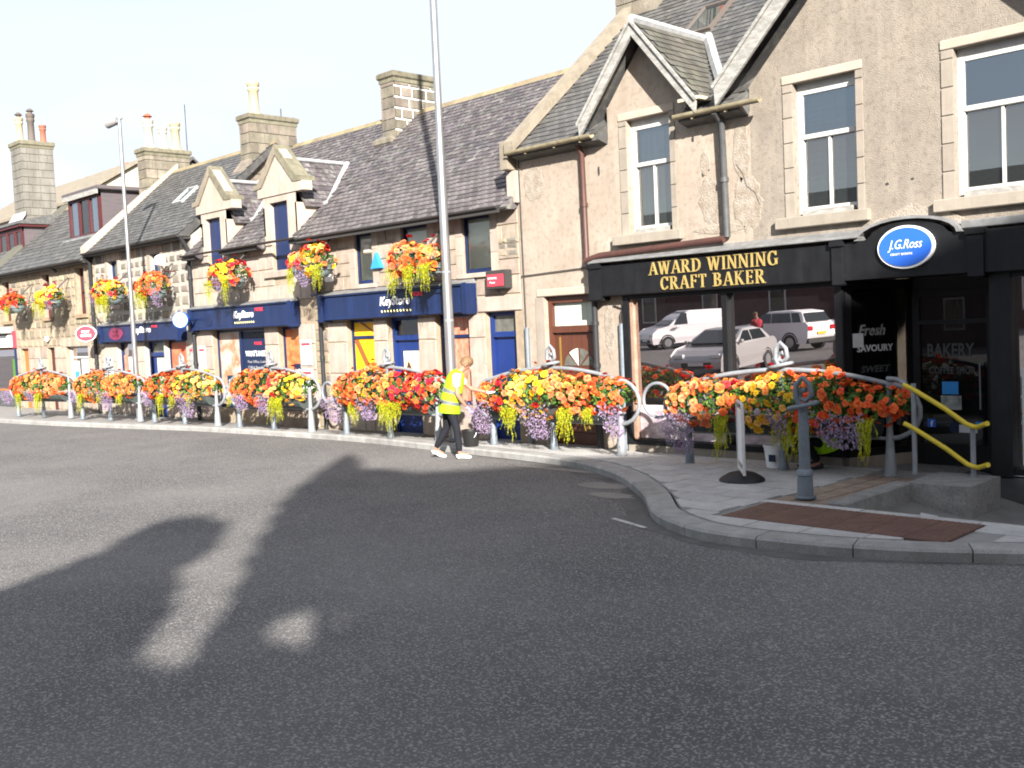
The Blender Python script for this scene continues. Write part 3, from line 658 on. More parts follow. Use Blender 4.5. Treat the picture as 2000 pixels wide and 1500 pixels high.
m = MB(); m.hexa([(-9.5, 13.23, 5.47), (-9.1, 13.23, 5.47), (-9.1, 13.95, 5.47), (-9.5, 13.95, 5.47), (-9.5, 13.23, 5.52), (-9.1, 13.23, 5.52), (-9.1, 13.95, 5.52), (-9.5, 13.95, 5.52)]); mk(m, 'eaves_board', 'cream', bk)
# skew (raised verge) on the left gable with skewputt
m = MB(); m.prismx([(13.3, 5.28), (13.3, 5.48), (17.8, 9.3), (17.8, 9.0)], -13.43, -13.2); mk(m, 'skew', 'skew_stone', bk)
m = MB(); m.prismx([(13.5, 5.42), (17.8, 9.12), (17.8, 8.9), (13.5, 5.2)], -13.62, -13.44); mk(m, 'skew_flashing', 'lead', bk)
slab(bk, 'skewputt', -13.6, -13.42, 5.0, 5.52, 13.35, 13.7, 'skew_stone'); slab(bk, 'corner_stone', -13.6, -13.36, 4.4, 4.99, 13.5, 13.7, 'ashlar_pale')
chimney(bk, -13.6, -12.6, 16.9, 18.6, 8.3, 10.3, [(17.3, .8, .13, 'pot_buff', 0), (18.1, .8, .13, 'terracotta', 0)])
# skylight
v = lambda x, w: (x, 13.4+w*math.cos(pb), 5.3+w*math.sin(pb))
m = MB(); N = Vector((0, -math.sin(pb), math.cos(pb)))
def frame_on(bld, x0, x1, w0, w1, v, N, fm, name='skylight', b=.06, t=.09):
    m = MB()
    for a, c, d, e in ((x0, x0+b, w0, w1), (x1-b, x1, w0, w1), (x0+b, x1-b, w0, w0+b), (x0+b, x1-b, w1-b, w1)):
        p = [Vector(v(a, d)), Vector(v(c, d)), Vector(v(c, e)), Vector(v(a, e))]; m.hexa([tuple(q) for q in p]+[tuple(q+N*t) for q in p])
    o = mk(m, name, fm, bld); m = MB(); p = [Vector(v(x0+b, w0+b))+N*t*.6, Vector(v(x1-b, w0+b))+N*t*.6, Vector(v(x1-b, w1-b))+N*t*.6, Vector(v(x0+b, w1-b))+N*t*.6]; m.quad(*[tuple(q) for q in p]); mk(m, 'pane', 'pane_sky', o); return o
frame_on(bk, -11.05, -10.4, 2.85, 3.9, v, N, 'pot_dark')
# gutters and pipes
gutter(bk, -13.36, -11.33, 13.3, 5.3, 'gutter_cream', .07); gutter(bk, -9.62, -8.1, 13.3, 5.3, 'gutter_cream', .07)
for x in (-12.9, -12.2, -11.6, -9.3, -8.7): slab(bk, 'gutter_bracket', x-.015, x+.015, 5.2, 5.28, 13.3, 13.6, 'gutter_cream', c=0)
pipe(bk, [(-11.78, 13.42, 5.22), (-11.76, 13.53, 5.05), (-11.74, 13.53, 3.3), (-11.72, 13.5, 3.2)], .05, 'pipe_brown')
pipe(bk, [(-11.72, 13.47, 3.2), (-11.4, 13.47, 3.27), (-8.9, 13.47, 3.33)], .055, 'pipe_brown', 'waste_pipe', False)
pipe(bk, [(-8.9, 13.32, 5.24), (-8.9, 13.5, 5.1), (-8.88, 13.53, 3.36)], .055, 'pipe_grey')
pipe(bk, [(-11.7, 13.5, 3.2), (-11.62, 13.46, 3.08), (-11.6, 13.52, 2.85), (-11.6, 13.53, -.07)], .052, 'pipe_black')
pipe(bk, [(-13.34, 13.57, 5.2), (-13.33, 13.575, 2.05)], .012, 'iron_dark', 'cable', False); pipe(bk, [(-13.31, 13.57, 2.1), (-13.31, 13.57, -.05)], .045, 'galv_dark', 'cable_guard', False)
pipe(bk, [(-11.06, 13.57, 2.05), (-11.08, 13.57, 2.25), (-10.98, 13.57, 2.45), (-10.86, 13.57, 2.5)], .014, 'iron_dark', 'cable', False); pipe(bk, [(-11.22, 13.57, 2.42), (-11.06, 13.575, 2.36)], .01, 'iron_dark', 'cable', False); pipe(bk, [(-11.06, 13.57, 2.1), (-11.06, 13.57, -.05)], .048, 'galv_dark', 'cable_guard', False)
pipe(bk, [(-13.4, 13.57, 3.05), (-11.75, 13.57, 3.1)], .01, 'iron_dark', 'cable', False)
# upstairs windows
def bwin(w, sl, sr, cside=None, cur='curtain', lint=True, both=True, gl='pane'):
    x0, x1, z0, z1 = w; o = sash(bk, x0, x1, z0+.05, z1, y=YF+.13, side=.085, top=.16, rail=z0+1.15, cside=cside, gl=gl, curtain=cur)
    o2 = slab(bk, 'window_sill', x0-sl, x1+sr, z0-.16, z0+.005, YF-.11, YF+.24, 'margin'); slab(o, 'apron', x0+.1, x1-.1, z0+.01, z0+.09, YF+.02, YF+.13, 'peeling_white', c=.005)
    slab(bk, 'lintel', x0-.16, x1+.1, z1+.003, z1+.13, YF-.02, YF+.1, 'painted_stone')
    for sx in (-1, 1):
        if sx == 1 and not both: continue
        z = z0; k = 0
        while z < z1-.05:
            h = min(.36, z1-z); wd = .15 if sx < 0 else .1; a = x0-wd-.003 if sx < 0 else x1+.003
            slab(o, 'margin_stone', a, a+wd, z+.004, z+h-.004, YF-.018, YF+.1, 'margin', c=.008); z += h
    return o
bwin(WA, .3, .2, cside=(.0, .95)); bwin(WB, .28, .18, cur='blind_dim'); bwin(WC, .25, .2, cside=(.82, 1))
# brown front door
o = MB(); o.box(-12.87, -12.78, 13.7, 13.82, -.09, 2.64); o.box(-11.78, -11.69, 13.7, 13.82, -.09, 2.64); o.box(-12.78, -11.78, 13.704, 13.82, 2.52, 2.64); o.box(-12.78, -11.78, 13.69, 13.82, 1.98, 2.1)
fd = mk(o, 'front_door', 'brown_door', bk)
m = MB(); m.box(-12.62, -11.8, 13.76, 13.81, -.06, 1.97, c=.006); m.box(-12.55, -11.87, 13.745, 13.765, .15, .75, c=.02); m.box(-12.55, -11.87, 13.745, 13.765, .88, 1.25, c=.02); mk(m, 'door_leaf', 'brown_door', fd)
m = MB(); m.box(-12.78, -12.62, 13.75, 13.81, -.06, 1.97); mk(m, 'side_panel', 'brown_door', fd); m = MB(); m.box(-12.66, -12.63, 13.735, 13.75, -.05, 1.9); mk(m, 'brass_strip', 'brass', fd)
for i in range(4):
    mb = MB(); a0, a1 = R(8+i*43), R(8+i*43+35); c = (-12.21, 1.33); P = [(c[0]+.06*math.cos((a0+a1)/2), c[1]+.05)]+[(c[0]+.36*math.cos(a0+(a1-a0)*k/4), c[1]+.36*math.sin(a0+(a1-a0)*k/4)) for k in range(5)]
    mb.prism(P[::-1], 13.748, 13.759); mk(mb, 'fan_light', 'grey_glass' if i != 2 else 'blind', fd)
m = MB(); m.quad((-12.78, 13.78, 2.1), (-11.78, 13.78, 2.1), (-11.78, 13.78, 2.52), (-12.78, 13.78, 2.52)); mk(m, 'fanlight', 'curtain', fd)
slab(bk, 'lintel', -13.02, -11.66, 2.645, 2.78, YF-.03, YF+.1, 'painted_stone'); slab(bk, 'doorstep', -12.9, -11.66, -.12, -.055, 13.5, 13.8, 'granite')
slab(bk, 'door_margin', -13.08, -12.875, -.07, 2.64, YF-.015, YF+.1, 'margin')
# shopfront: fascia boards, arch, lettering
fas = MB(); fas.box(-11.3, -7.06, 13.38, 13.62, 2.57, 3.1, c=.015); f1 = mk(fas, 'fascia', 'black_paint', bk)
m = MB(); P = [(-6.9, 2.57), (-5.2, 2.57), (-5.2, 3.1), (-5.4, 3.1)]+[(-6.0+.55*math.cos(R(a)), 3.08+.23*math.sin(R(a))) for a in range(10, 171, 20)]+[(-6.6, 3.1), (-6.9, 3.1)]; m.prism(P[::-1], 13.39, 13.62); f2 = mk(m, 'fascia', 'black_paint', bk)
m = MB(); m.box(-5.0, -1.5, 13.38, 13.62, 2.55, 3.1, c=.015); f3 = mk(m, 'fascia', 'black_paint', bk)
for a, b in ((-11.56, -11.3), (-7.06, -6.9), (-5.2, -5.0)):
    m = MB(); m.box(a, b, 13.34, 13.62, 2.5, 3.12, c=.02); m.box(a-.02, b+.02, 13.31, 13.62, 3.04, 3.13, c=.012); mk(m, 'corbel', 'black_paint', bk)
m = MB(); m.box(-11.52, -6.65, 13.3, 13.6, 3.135, 3.17, c=.008); m.hexa([(-11.52, 13.33, 3.17), (-6.65, 13.33, 3.17), (-6.65, 13.6, 3.17), (-11.52, 13.6, 3.17), (-11.52, 13.56, 3.25), (-6.65, 13.56, 3.25), (-6.65, 13.6, 3.27), (-11.52, 13.6, 3.27)]); mk(m, 'lead_flashing', 'lead', bk)
m = MB(); m.box(-5.3, -1.5, 13.42, 13.6, 3.135, 3.24, c=.01); mk(m, 'lead_flashing', 'lead', bk)
m = MB(); A = [(-6.0+.72*math.cos(R(a)), 3.1+.27*math.sin(R(a))) for a in range(0, 181, 15)]; m.prism(([(x, z) for x, z in A]+[(-6.0+(x+6.0)*.93, 3.1+(z-3.1)*.86) for x, z in A[::-1]])[::-1], 13.34, 13.6); mk(m, 'lead_flashing', 'lead', bk)
m = MB(); m.prism([(-6.8, 3.2), (-5.2, 3.2), (-5.45, 3.36), (-6.0, 3.55), (-6.55, 3.36)], 13.57, 13.6); mk(m, 'rough_plaster', 'harl_patch', bk)
# gold serif capitals
def letter(parent, ch, x, z, h, y):
    T, t = .135, .065
    G = {'A': (.82, [((.09, 0), (.41, 1), t), ((.43, 1), (.74, 0), T), ((.2, .34), (.62, .34), t)], [(.09, 0), (.74, 0)]),
         'W': (1.14, [((.1, 1), (.33, 0), T), ((.33, 0), (.58, .97), t), ((.55, .97), (.79, 0), T), ((.79, 0), (1.04, 1), t)], [(.1, 1), (.56, 1), (1.04, 1)]),
         'N': (.86, [((.14, 0), (.14, 1), t), ((.14, 1), (.72, 0), T), ((.72, 0), (.72, 1), t)], [(.14, 0), (.12, 1), (.72, 1)]),
         'I': (.36, [((.18, 0), (.18, 1), T)], [(.18, 0), (.18, 1)]),
         'T': (.74, [((.37, 0), (.37, 1), T), ((.05, .96), (.69, .96), t), ((.07, .98), (.07, .76), t*.8), ((.67, .98), (.67, .76), t*.8)], [(.37, 0)]),
         'K': (.82, [((.18, 0), (.18, 1), T), ((.24, .44), (.66, 1), t), ((.36, .56), (.72, 0), T)], [(.18, 0), (.18, 1), (.66, 1), (.73, 0)]),
         'E': (.68, [((.18, 0), (.18, 1), T), ((.1, .965), (.58, .965), t), ((.18, .52), (.5, .52), t), ((.1, .035), (.6, .035), t), ((.58, .98), (.58, .78), t*.8), ((.6, .02), (.6, .24), t*.8), ((.5, .62), (.5, .42), t*.8)], []),
         'F': (.64, [((.18, 0), (.18, 1), T), ((.1, .965), (.58, .965), t), ((.18, .52), (.5, .52), t), ((.58, .98), (.58, .78), t*.8), ((.5, .62), (.5, .42), t*.8)], [(.18, 0)])}
    arcs = {'C': (.78, [(.7, .74), (.62, .9), (.46, .98), (.3, .94), (.17, .78), (.11, .5), (.17, .22), (.3, .06), (.46, .02), (.62, .1), (.71, .24)], [((.7, .68), (.7, 1), t)], []),
            'G': (.86, [(.7, .76), (.62, .9), (.46, .98), (.3, .94), (.17, .78), (.11, .5), (.17, .22), (.3, .06), (.46, .02), (.6, .05), (.71, .12)], [((.7, .7), (.7, 1), t), ((.72, .06), (.72, .42), T)], [(.72, .43)]),
            'D': (.86, [(.18, .965), (.42, .96), (.6, .87), (.71, .7), (.74, .5), (.71, .3), (.6, .13), (.42, .04), (.18, .035)], [((.18, 0), (.18, 1), T)], [(.12, 0), (.12, 1)]),
            'R': (.84, [(.18, .965), (.42, .96), (.56, .89), (.6, .74), (.55, .58), (.42, .51), (.18, .5)], [((.18, 0), (.18, 1), T), ((.4, .5), (.72, 0), T)], [(.18, 0), (.12, 1), (.74, 0)]),
            'B': (.76, [(.18, .965), (.4, .96), (.53, .88), (.56, .74), (.51, .6), (.38, .53), (.18, .52), (.4, .52), (.58, .44), (.63, .27), (.57, .1), (.42, .04), (.18, .035)], [((.18, 0), (.18, 1), T)], [(.12, 0), (.12, 1)])}
    mb = MB(); k = [0]
    def bar(a, b, w):
        ax, az = x+a[0]*h, z+a[1]*h; bx, bz = x+b[0]*h, z+b[1]*h; l = math.hypot(bx-ax, bz-az); px, pz_ = -(bz-az)/l*w*h/2, (bx-ax)/l*w*h/2; e = k[0]*.0006; k[0] += 1
        if abs(bz-az) > .5*h and abs(bx-ax) > .1*h: d = w*h/2*l/abs(bz-az); P = [(ax-d, az), (ax+d, az), (bx+d, bz), (bx-d, bz)]
        else: P = [(ax+px, az+pz_), (ax-px, az-pz_), (bx-px, bz-pz_), (bx+px, bz+pz_)]
        mb.prism(P, y-.022-e, y+.002)
    if ch in G: w, st, se = G[ch]
    else:
        w, arc, st, se = arcs[ch]; n = len(arc)
        for i in range(n-1):
            a, b = arc[i], arc[i+1]; ver = abs(b[1]-a[1])/(math.hypot(b[0]-a[0], b[1]-a[1])+1e-9); bar(a, b, t+(T-t)*ver)
    for a, b, wd in st: bar(a, b, wd)
    for sx, sz in se: bar((sx-.14, sz+(.025 if sz < .5 else -.025)), (sx+.14, sz+(.025 if sz < .5 else -.025)), .05)
    mk(mb, 'letter', 'gold', parent); return w*h
def serif(parent, s, cx, z, w, h, y):
    wd = {'A': .82, 'W': 1.14, 'N': .86, 'I': .36, 'T': .74, 'K': .82, 'E': .68, 'F': .64, 'C': .78, 'G': .86, 'D': .86, 'R': .84, 'B': .76, ' ': .36}
    tot = sum(wd[c] for c in s)*h; sp = (w-tot)/(len(s)-1); x = cx-w/2
    for c in s:
        if c != ' ': letter(parent, c, x, z, h, y)
        x += wd[c]*h+sp
serif(f1, 'AWARD WINNING', -9.1, 2.865, 2.36, .205, 13.38); serif(f1, 'CRAFT BAKER', -9.1, 2.615, 1.92, .205, 13.38)
# oval sign
m = MB(); E_ = lambda a, b, n=40: [(-6.0+a*math.cos(2*math.pi*i/n), 2.96+b*math.sin(2*math.pi*i/n)) for i in range(n)]
m.prism(E_(.385, .285)[::-1], 13.34, 13.39, 1); m.prism(E_(.355, .255)[::-1], 13.325, 13.342, 0); ov = mk(m, 'oval_sign', ['sign_blue', 'sign_white'], bk)
text('J.G.Ross', 'lettering', 'sign_white', ov, -6.0, 13.322, 2.98, .47, .16, shear=.35, bold=-.004, depth=.006); text('CRAFT BAKERS', 'lettering', 'sign_white', ov, -6.05, 13.322, 2.87, .3, .03, depth=.006)
# left shop window
m = MB(); m.box(-10.98, -10.86, 13.52, 13.72, .06, 2.57); m.box(-7.13, -7.02, 13.52, 13.72, .06, 2.57); m.box(-10.86, -7.13, 13.524, 13.72, .06, .14); m.box(-10.86, -7.13, 13.524, 13.72, 2.5, 2.57); m.box(-9.02, -8.93, 13.522, 13.72, .14, 2.5)
sw = mk(m, 'shop_window', 'black_paint', bk); m = MB(); m.box(-10.86, -10.8, 13.56, 13.7, .14, 2.5); mk(m, 'brass_trim', 'brown_stone', sw)
T = math.tan(R(.75))
for a, b in ((-10.8, -9.02), (-8.93, -7.13)):
    m = MB(); m.quad((a, 13.66, .14), (b, 13.66, .14), (b, 13.66-T*2.36, 2.5), (a, 13.66-T*2.36, 2.5)); mk(m, 'pane', 'shop_glass', sw)
    m = MB(); m.box(a+.02, b-.02, 13.640, 13.645, .16, .72); mk(m, 'poster', 'poster_bread', sw)
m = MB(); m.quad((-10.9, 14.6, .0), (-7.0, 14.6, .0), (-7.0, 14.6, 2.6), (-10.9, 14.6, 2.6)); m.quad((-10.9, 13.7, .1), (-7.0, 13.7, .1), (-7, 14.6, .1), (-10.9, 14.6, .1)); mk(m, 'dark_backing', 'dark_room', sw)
x = -10.98
while x < -7.1:
    w = min(.78, -7.0-x); slab(sw, 'plinth_stone', x+.003, x+w-.003, -.2, .055, 13.54, 13.75, 'margin', c=.008); x += w
# recessed entrance
RX = [(-7.02, 13.6), (-6.52, 14.62)]
m = MB(); d = Vector((RX[1][0]-RX[0][0], RX[1][1]-RX[0][1], 0)); dl = d.length; d.normalize(); nn = Vector((d.y, -d.x, 0))
def rq(mb, s0, s1, z0, z1, off, th=.04, mi=0):
    a = Vector((RX[0][0], RX[0][1], 0))+d*s0+nn*off; b = Vector((RX[0][0], RX[0][1], 0))+d*s1+nn*off; mb.hexa([(a.x, a.y, z0), (b.x, b.y, z0), (b.x-nn.x*th, b.y-nn.y*th, z0), (a.x-nn.x*th, a.y-nn.y*th, z0), (a.x, a.y, z1), (b.x, b.y, z1), (b.x-nn.x*th, b.y-nn.y*th, z1), (a.x-nn.x*th, a.y-nn.y*th, z1)], mi)
rq(m, 0, .1, .05, 2.57, .02); rq(m, dl-.08, dl, .05, 2.57, .02); rq(m, .1, dl-.08, .05, .16, .018); rq(m, .1, dl-.08, 2.45, 2.57, .018); sd = mk(m, 'side_window', 'black_paint', bk)
m = MB(); rq(m, .1, dl-.08, .16, 2.45, .0, .01); mk(m, 'pane', 'dark_glass', sd); m = MB(); rq(m, 0, dl, -.35, .05, .03, .1); mk(m, 'plinth_stone', 'margin', sd)
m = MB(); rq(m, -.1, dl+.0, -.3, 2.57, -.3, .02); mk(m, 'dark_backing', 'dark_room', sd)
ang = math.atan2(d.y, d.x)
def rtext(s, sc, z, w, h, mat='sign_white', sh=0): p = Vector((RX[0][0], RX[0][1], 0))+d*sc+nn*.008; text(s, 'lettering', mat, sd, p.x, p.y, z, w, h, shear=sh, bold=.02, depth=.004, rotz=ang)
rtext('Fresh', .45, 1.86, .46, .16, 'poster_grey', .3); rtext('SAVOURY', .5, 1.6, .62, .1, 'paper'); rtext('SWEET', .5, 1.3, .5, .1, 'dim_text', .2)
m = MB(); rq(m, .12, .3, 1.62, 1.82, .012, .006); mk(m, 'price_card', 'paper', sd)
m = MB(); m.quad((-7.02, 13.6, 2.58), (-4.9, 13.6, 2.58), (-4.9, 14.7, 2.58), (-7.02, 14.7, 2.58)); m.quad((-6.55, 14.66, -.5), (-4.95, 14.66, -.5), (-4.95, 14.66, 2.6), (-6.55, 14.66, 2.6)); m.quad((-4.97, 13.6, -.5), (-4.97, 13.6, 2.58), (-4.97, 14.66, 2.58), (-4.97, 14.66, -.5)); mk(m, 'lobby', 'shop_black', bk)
m = MB(); m.box(-6.48, -6.38, 14.58, 14.64, -.2, 2.4); m.box(-5.44, -5.34, 14.58, 14.64, -.2, 2.4); m.box(-6.38, -5.44, 14.584, 14.64, 2.3, 2.4); m.box(-6.38, -5.44, 14.584, 14.64, -.2, .18); m.box(-6.38, -5.44, 14.582, 14.64, 1.9, 1.96); sdr = mk(m, 'shop_door', 'black_paint', bk)
m = MB(); m.quad((-6.38, 14.62, .18), (-5.44, 14.62, .18), (-5.44, 14.62, 2.3), (-6.38, 14.62, 2.3)); mk(m, 'pane', 'dark_glass', sdr); m = MB(); m.tube([(-5.52, 14.53, .7), (-5.52, 14.53, 1.35)], .013, 8); mk(m, 'door_handle', 'galv', sdr)
text('BAKERY', 'lettering', 'dim_text', sdr, -5.95, 14.61, 1.53, .66, .19, bold=.02, depth=.004); text('&', 'lettering', 'dim_text', sdr, -5.95, 14.61, 1.37, .07, .07, depth=.004); text('COFFEE SHOP', 'lettering', 'dim_text', sdr, -5.94, 14.61, 1.24, .64, .1, bold=.015, depth=.004)
def card(par, x0, x1, z0, z1, y, mat, name='notice'): m = MB(); m.box(x0, x1, y-.004, y, z0, z1); return mk(m, name, mat, par)
card(sdr, -6.08, -5.85, .9, 1.08, 14.612, 'poster_blue'); card(sdr, -6.1, -5.81, .68, .88, 14.612, 'poster_grey'); c = card(sdr, -6.3, -6.18, .42, .54, 14.612, 'sign_blue'); text('f', 'lettering', 'sign_white', sdr, -6.235, 14.604, .475, .04, .085, bold=.02, depth=.004)
card(sdr, -5.98, -5.86, .36, .5, 14.612, 'navy_board'); card(sdr, -5.85, -5.6, .36, .47, 14.612, 'paper'); card(sdr, -5.62, -5.52, .47, .52, 14.612, 'poster_blue')
# right shop window
m = MB(); m.box(-5.0, -4.74, 13.5, 13.72, -.05, 2.56); m.box(-4.74, -1.6, 13.52, 13.72, -.02, .06); m.box(-4.74, -1.6, 13.52, 13.72, 2.48, 2.56); s2 = mk(m, 'shop_window', 'black_paint', bk)
m = MB(); m.quad((-4.74, 13.66, .06), (-1.6, 13.66, .06), (-1.6, 13.63, 2.48), (-4.74, 13.63, 2.48)); mk(m, 'pane', 'shop_glass', s2); card(s2, -4.66, -3.7, .1, 1.35, 13.62, 'paper', 'poster'); slab(bk, 'plinth', -5.0, -1.5, -.6, -.06, 13.52, 13.7, 'pipe_grey')
# ================================================================== shared bits for the stone shops
UA = [stone_mesh('ashlar_block', 'ashlar', .012, s, .03) for s in range(3)]; UP = [stone_mesh('pale_block', 'ashlar_pale', .01, s, .03) for s in range(3)]
UO = [stone_mesh('rubble_block', 'old_stone', .1, s, .11) for s in range(6)]; UD = [stone_mesh('dark_block', 'dark_stone', .13, s, .13) for s in range(6)]; UB = [stone_mesh('brown_block', 'brown_stone', .08, s, .12) for s in range(2)]
TP = .877; PT = math.atan(TP)
def main_roof(b, x0, x1, ze, zr, mat='slate_purple', objs=0, inside=None, yb=20.6, ye=13.32, ridge='ridge_stone', cuts=(), wid=.22, exp=.155):
    m = MB(); yr = ye+(zr-ze)/TP
    xs = [x0]+[q for cu in cuts for q in cu]+[x1]
    for k in range(len(xs)-1):
        f = [(ye, ze-.07), (ye, ze)] if k % 2 == 0 else [(13.9, ze+.3), (13.9, ze+TP*.58)]
        m.prismx(f+[(yr, zr), (yb, ze), (yb, ze-.2), (yr, zr-.2)]+([(ye+.2, ze-.07)] if k % 2 == 0 else []), xs[k], xs[k+1])
    r = mk(m, 'roof', mat, b)
    slates(r, mat, (x0, ye, ze), (1, 0, 0), (0, math.cos(PT), math.sin(PT)), x1-x0, (zr-ze)/math.sin(PT), wid, exp, objs=objs, inside=inside)
    x = x0; 
    if ridge:
        while x < x1-.05:
            w = min(.5, x1-x); mb = MB(); mb.prismx([(yr-.14, zr-.09), (yr, zr+.05), (yr+.14, zr-.09), (yr, zr-.02)], x+.004, x+w-.004); mk(mb, 'ridge_tile', ridge, r); x += w
    return r
def shell(b, x0, x1, zb, ze, zr, ops, mat, gables=True, y=YF+.012, d=.2, mr=None):
    m = MB(); wall_rect(m, x0, x1, zb, ze, ops, y=y, d=d, mi=0, mr=0); yb = 20.5
    for x in (x0, x1): m.quad((x, y, zb), (x, yb, zb), (x, yb, ze), (x, y, ze)); m.add([(x, y, ze), (x, yb, ze), (x, 17.05, zr-.05)], [(0, 1, 2)])
    m.quad((x0, yb, zb), (x1, yb, zb), (x1, yb, ze), (x0, yb, ze)); return mk(m, 'wall', mat, b)
def ks_fascia(b, x0, x1, z0, z1, y=13.38):
    m = MB(); m.box(x0+.14, x1-.14, y+.02, 13.62, z0+.03, z1-.04, c=.01); m.box(x0+.1, x1-.1, y-.02, 13.62, z1-.04, z1, c=.01); m.box(x0+.1, x1-.1, y, 13.62, z0, z0+.05, c=.01); f = mk(m, 'fascia', 'navy', b)
    for a, c in ((x0, x0+.14), (x1-.14, x1)): m = MB(); m.box(a, c, y-.05, 13.62, z0-.04, z1+.02, c=.02); mk(m, 'corbel', 'navy', f)
    m = MB(); m.hexa([(x0, y-.03, z1+.004), (x1, y-.03, z1+.004), (x1, 13.6, z1+.004), (x0, 13.6, z1+.004), (x0, y-.03, z1+.03), (x1, y-.03, z1+.03), (x1, 13.6, z1+.1), (x0, 13.6, z1+.1)]); mk(m, 'lead_flashing', 'lead', b)
    return f
def ks_sign(f, cx, cz, w, h, y, mx, mz, mw):
    text('KeyStore', 'lettering', 'sign_white', f, cx, y, cz, w, h, shear=.15, bold=.022, depth=.012); text('MORE', 'lettering', 'sign_red', f, mx, y, mz, mw, h*.36, bold=.03, depth=.01)
    mb = MB(); n = 10
    for i in range(n): x = cx-w*.45+w*.95*i/(n-1); z = cz-h*.72; mb.prism([(x-.02, z), (x+.012, z-.035), (x+.03, z-.02), (x, z+.02)], y-.006, y+.004)
    mk(mb, 'dotted_line', 'lemon', f)
def shop_win(b, x0, x1, z0, z1, mat_fr='navy', poster=None, bar=None, y=YF+.14, stallr=True, name='shop_window'):
    m = MB(); m.box(x0, x0+.06, y, y+.06, z0, z1); m.box(x1-.06, x1, y, y+.06, z0, z1); m.box(x0+.06, x1-.06, y+.003, y+.06, z1-.06, z1); m.box(x0+.06, x1-.06, y+.003, y+.06, z0, z0+.07)
    if bar: m.box(x0+.06, x1-.06, y-.004, y+.06, bar-.03, bar+.03)
    o = mk(m, name, mat_fr, b); m = MB(); m.quad((x0+.06, y+.04, z0+.07), (x1-.06, y+.04, z0+.07), (x1-.06, y+.04, z1-.06), (x0+.06, y+.04, z1-.06)); mk(m, 'pane', 'dark_glass' if poster else 'shop_glass', o)
    if poster:
        for a, c in ((z0+.08, (bar or z1)-.035 if bar else z1-.07), (bar+.035, z1-.07)) if bar else ((z0+.08, z1-.07),):
            m = MB(); m.box(x0+.065, x1-.065, y+.03, y+.036, a, c); mk(m, 'poster', poster, o)
    return o
def sill(b, x0, x1, z, mat='ashlar_pale', out=.08, h=.12): return slab(b, 'window_sill', x0, x1, z-h, z+.005, YF-out, YF+.2, mat)
def lintel(b, x0, x1, z0, z1, mat='ashlar_pale'): return slab(b, 'lintel', x0, x1, z0+.003, z1, YF-.02, YF+.15, mat)
def jambs(b, w, wd, mat='ashlar_pale', n=3):
    for a in (w[0]-wd, w[1]):
        for k in range(n): z0 = w[2]+(w[3]-w[2])*k/n; z1 = w[2]+(w[3]-w[2])*(k+1)/n; slab(b, 'jamb_stone', a+.002, a+wd-.002, z0+.004, z1-.004, YF-.016, YF+.15, mat, c=.008)
def blockers(ops, wd): return [(o[0]-wd, o[1]+wd, o[2], o[3]) for o in ops]

# ================================================================== low shop with purple slates (right of the stone terrace)
k2 = thing('corner_shop', 'low stone shop with purple slate roof and yellow shop window poster', 'building', (-16.8, YF, -.07))
K1, K2, K3 = (-18.55, -17.92, 3.19, 4.29), (-16.9, -16.06, 3.19, 4.29), (-15.0, -14.2, 3.19, 4.29)
S1, D1, S2, D2 = (-19.02, -18.02, .6, 2.43), (-17.54, -16.5, -.1, 2.43), (-15.94, -14.93, .6, 2.43), (-14.47, -13.64, -.1, 2.42)
ops = [K1, K2, K3, S1, D1, S2, D2]
w2 = shell(k2, -20.28, -13.43, -.4, 4.36, 7.6, ops, 'mortar_tan')
bl = blockers([S1, D1, S2], .0)
lay_stones(w2, UP, -19.75, -14.5, -.06, 2.4, ops, (.5, .75), (.3, .9), name='ashlar_block', rng=random.Random(3)); lay_stones(w2, UP, -14.93, -14.47, -.06, 2.4, [], (.5, .8), (.45, .47), name='ashlar_block')
lay_stones(w2, UA, -19.75, -13.45, 3.1, 4.33, ops, (.26, .42), (.3, .8), name='ashlar_block', rng=random.Random(4)); lay_stones(w2, UA, -14.65, -13.45, 2.43, 3.1, ops, (.3, .36), (.4, .7), name='ashlar_block', rng=random.Random(4))
lay_stones(w2, UO+UD[:1], -20.27, -19.76, -.06, 4.33, ops, (.16, .3), (.2, .4), name='rubble_stone', rng=random.Random(6))
lay_stones(w2, UO+UD, -13.98, -13.46, 3.45, 3.8, [], (.1, .18), (.2, .34), y=YF-.012, name='rubble_stone', rng=random.Random(7))
main_roof(k2, -20.3, -13.44, 4.36, 7.66, 'slate_purple', objs=300)
m = MB(); m.box(-20.3, -13.62, 13.25, 13.3, 4.24, 4.34); m.box(-20.3, -13.46, 13.302, 13.6, 4.3, 4.335); mk(m, 'eaves_board', 'iron_dark', k2); gutter(k2, -20.3, -13.62, 13.24, 4.36, 'iron_dark', .055)
chimney(k2, -20.72, -20.18, 16.25, 17.65, 6.6, 8.42, [], painted=True, hook=1); slab(k2, 'chimney_ledge', -20.8, -20.14, 6.75, 6.95, 16.0, 16.24, 'chimney_stone', c=.05)
for w in (K1, K3): sash(k2, w[0], w[1], w[2], w[3], fr='navy', side=.04, top=.05, mull=False, curtain='blind', gl='pane_clear', y=YF+.06, rail=w[2]+.02)
o = sash(k2, K2[0], K2[1], K2[2], K2[3], fr='navy', side=.04, top=.05, mull=False, curtain='blind', gl='pane_clear', y=YF+.06, rail=K2[2]+.5)
m = MB(); m.box(-18.32, -18.05, 13.66, 13.76, 3.85, 4.1, c=.03); ac = mk(m, 'vent_unit', 'cream', k2); m = MB(); m.box(-18.28, -18.1, 13.652, 13.662, 3.9, 4.05); mk(m, 'vent_grille', 'white_paint', ac)
for w in (K1, K2, K3): sill(k2, w[0]-.12, w[1]+.12, w[2], out=.07, h=.09); jambs(k2, w, .2, n=3, mat='ashlar_pale')
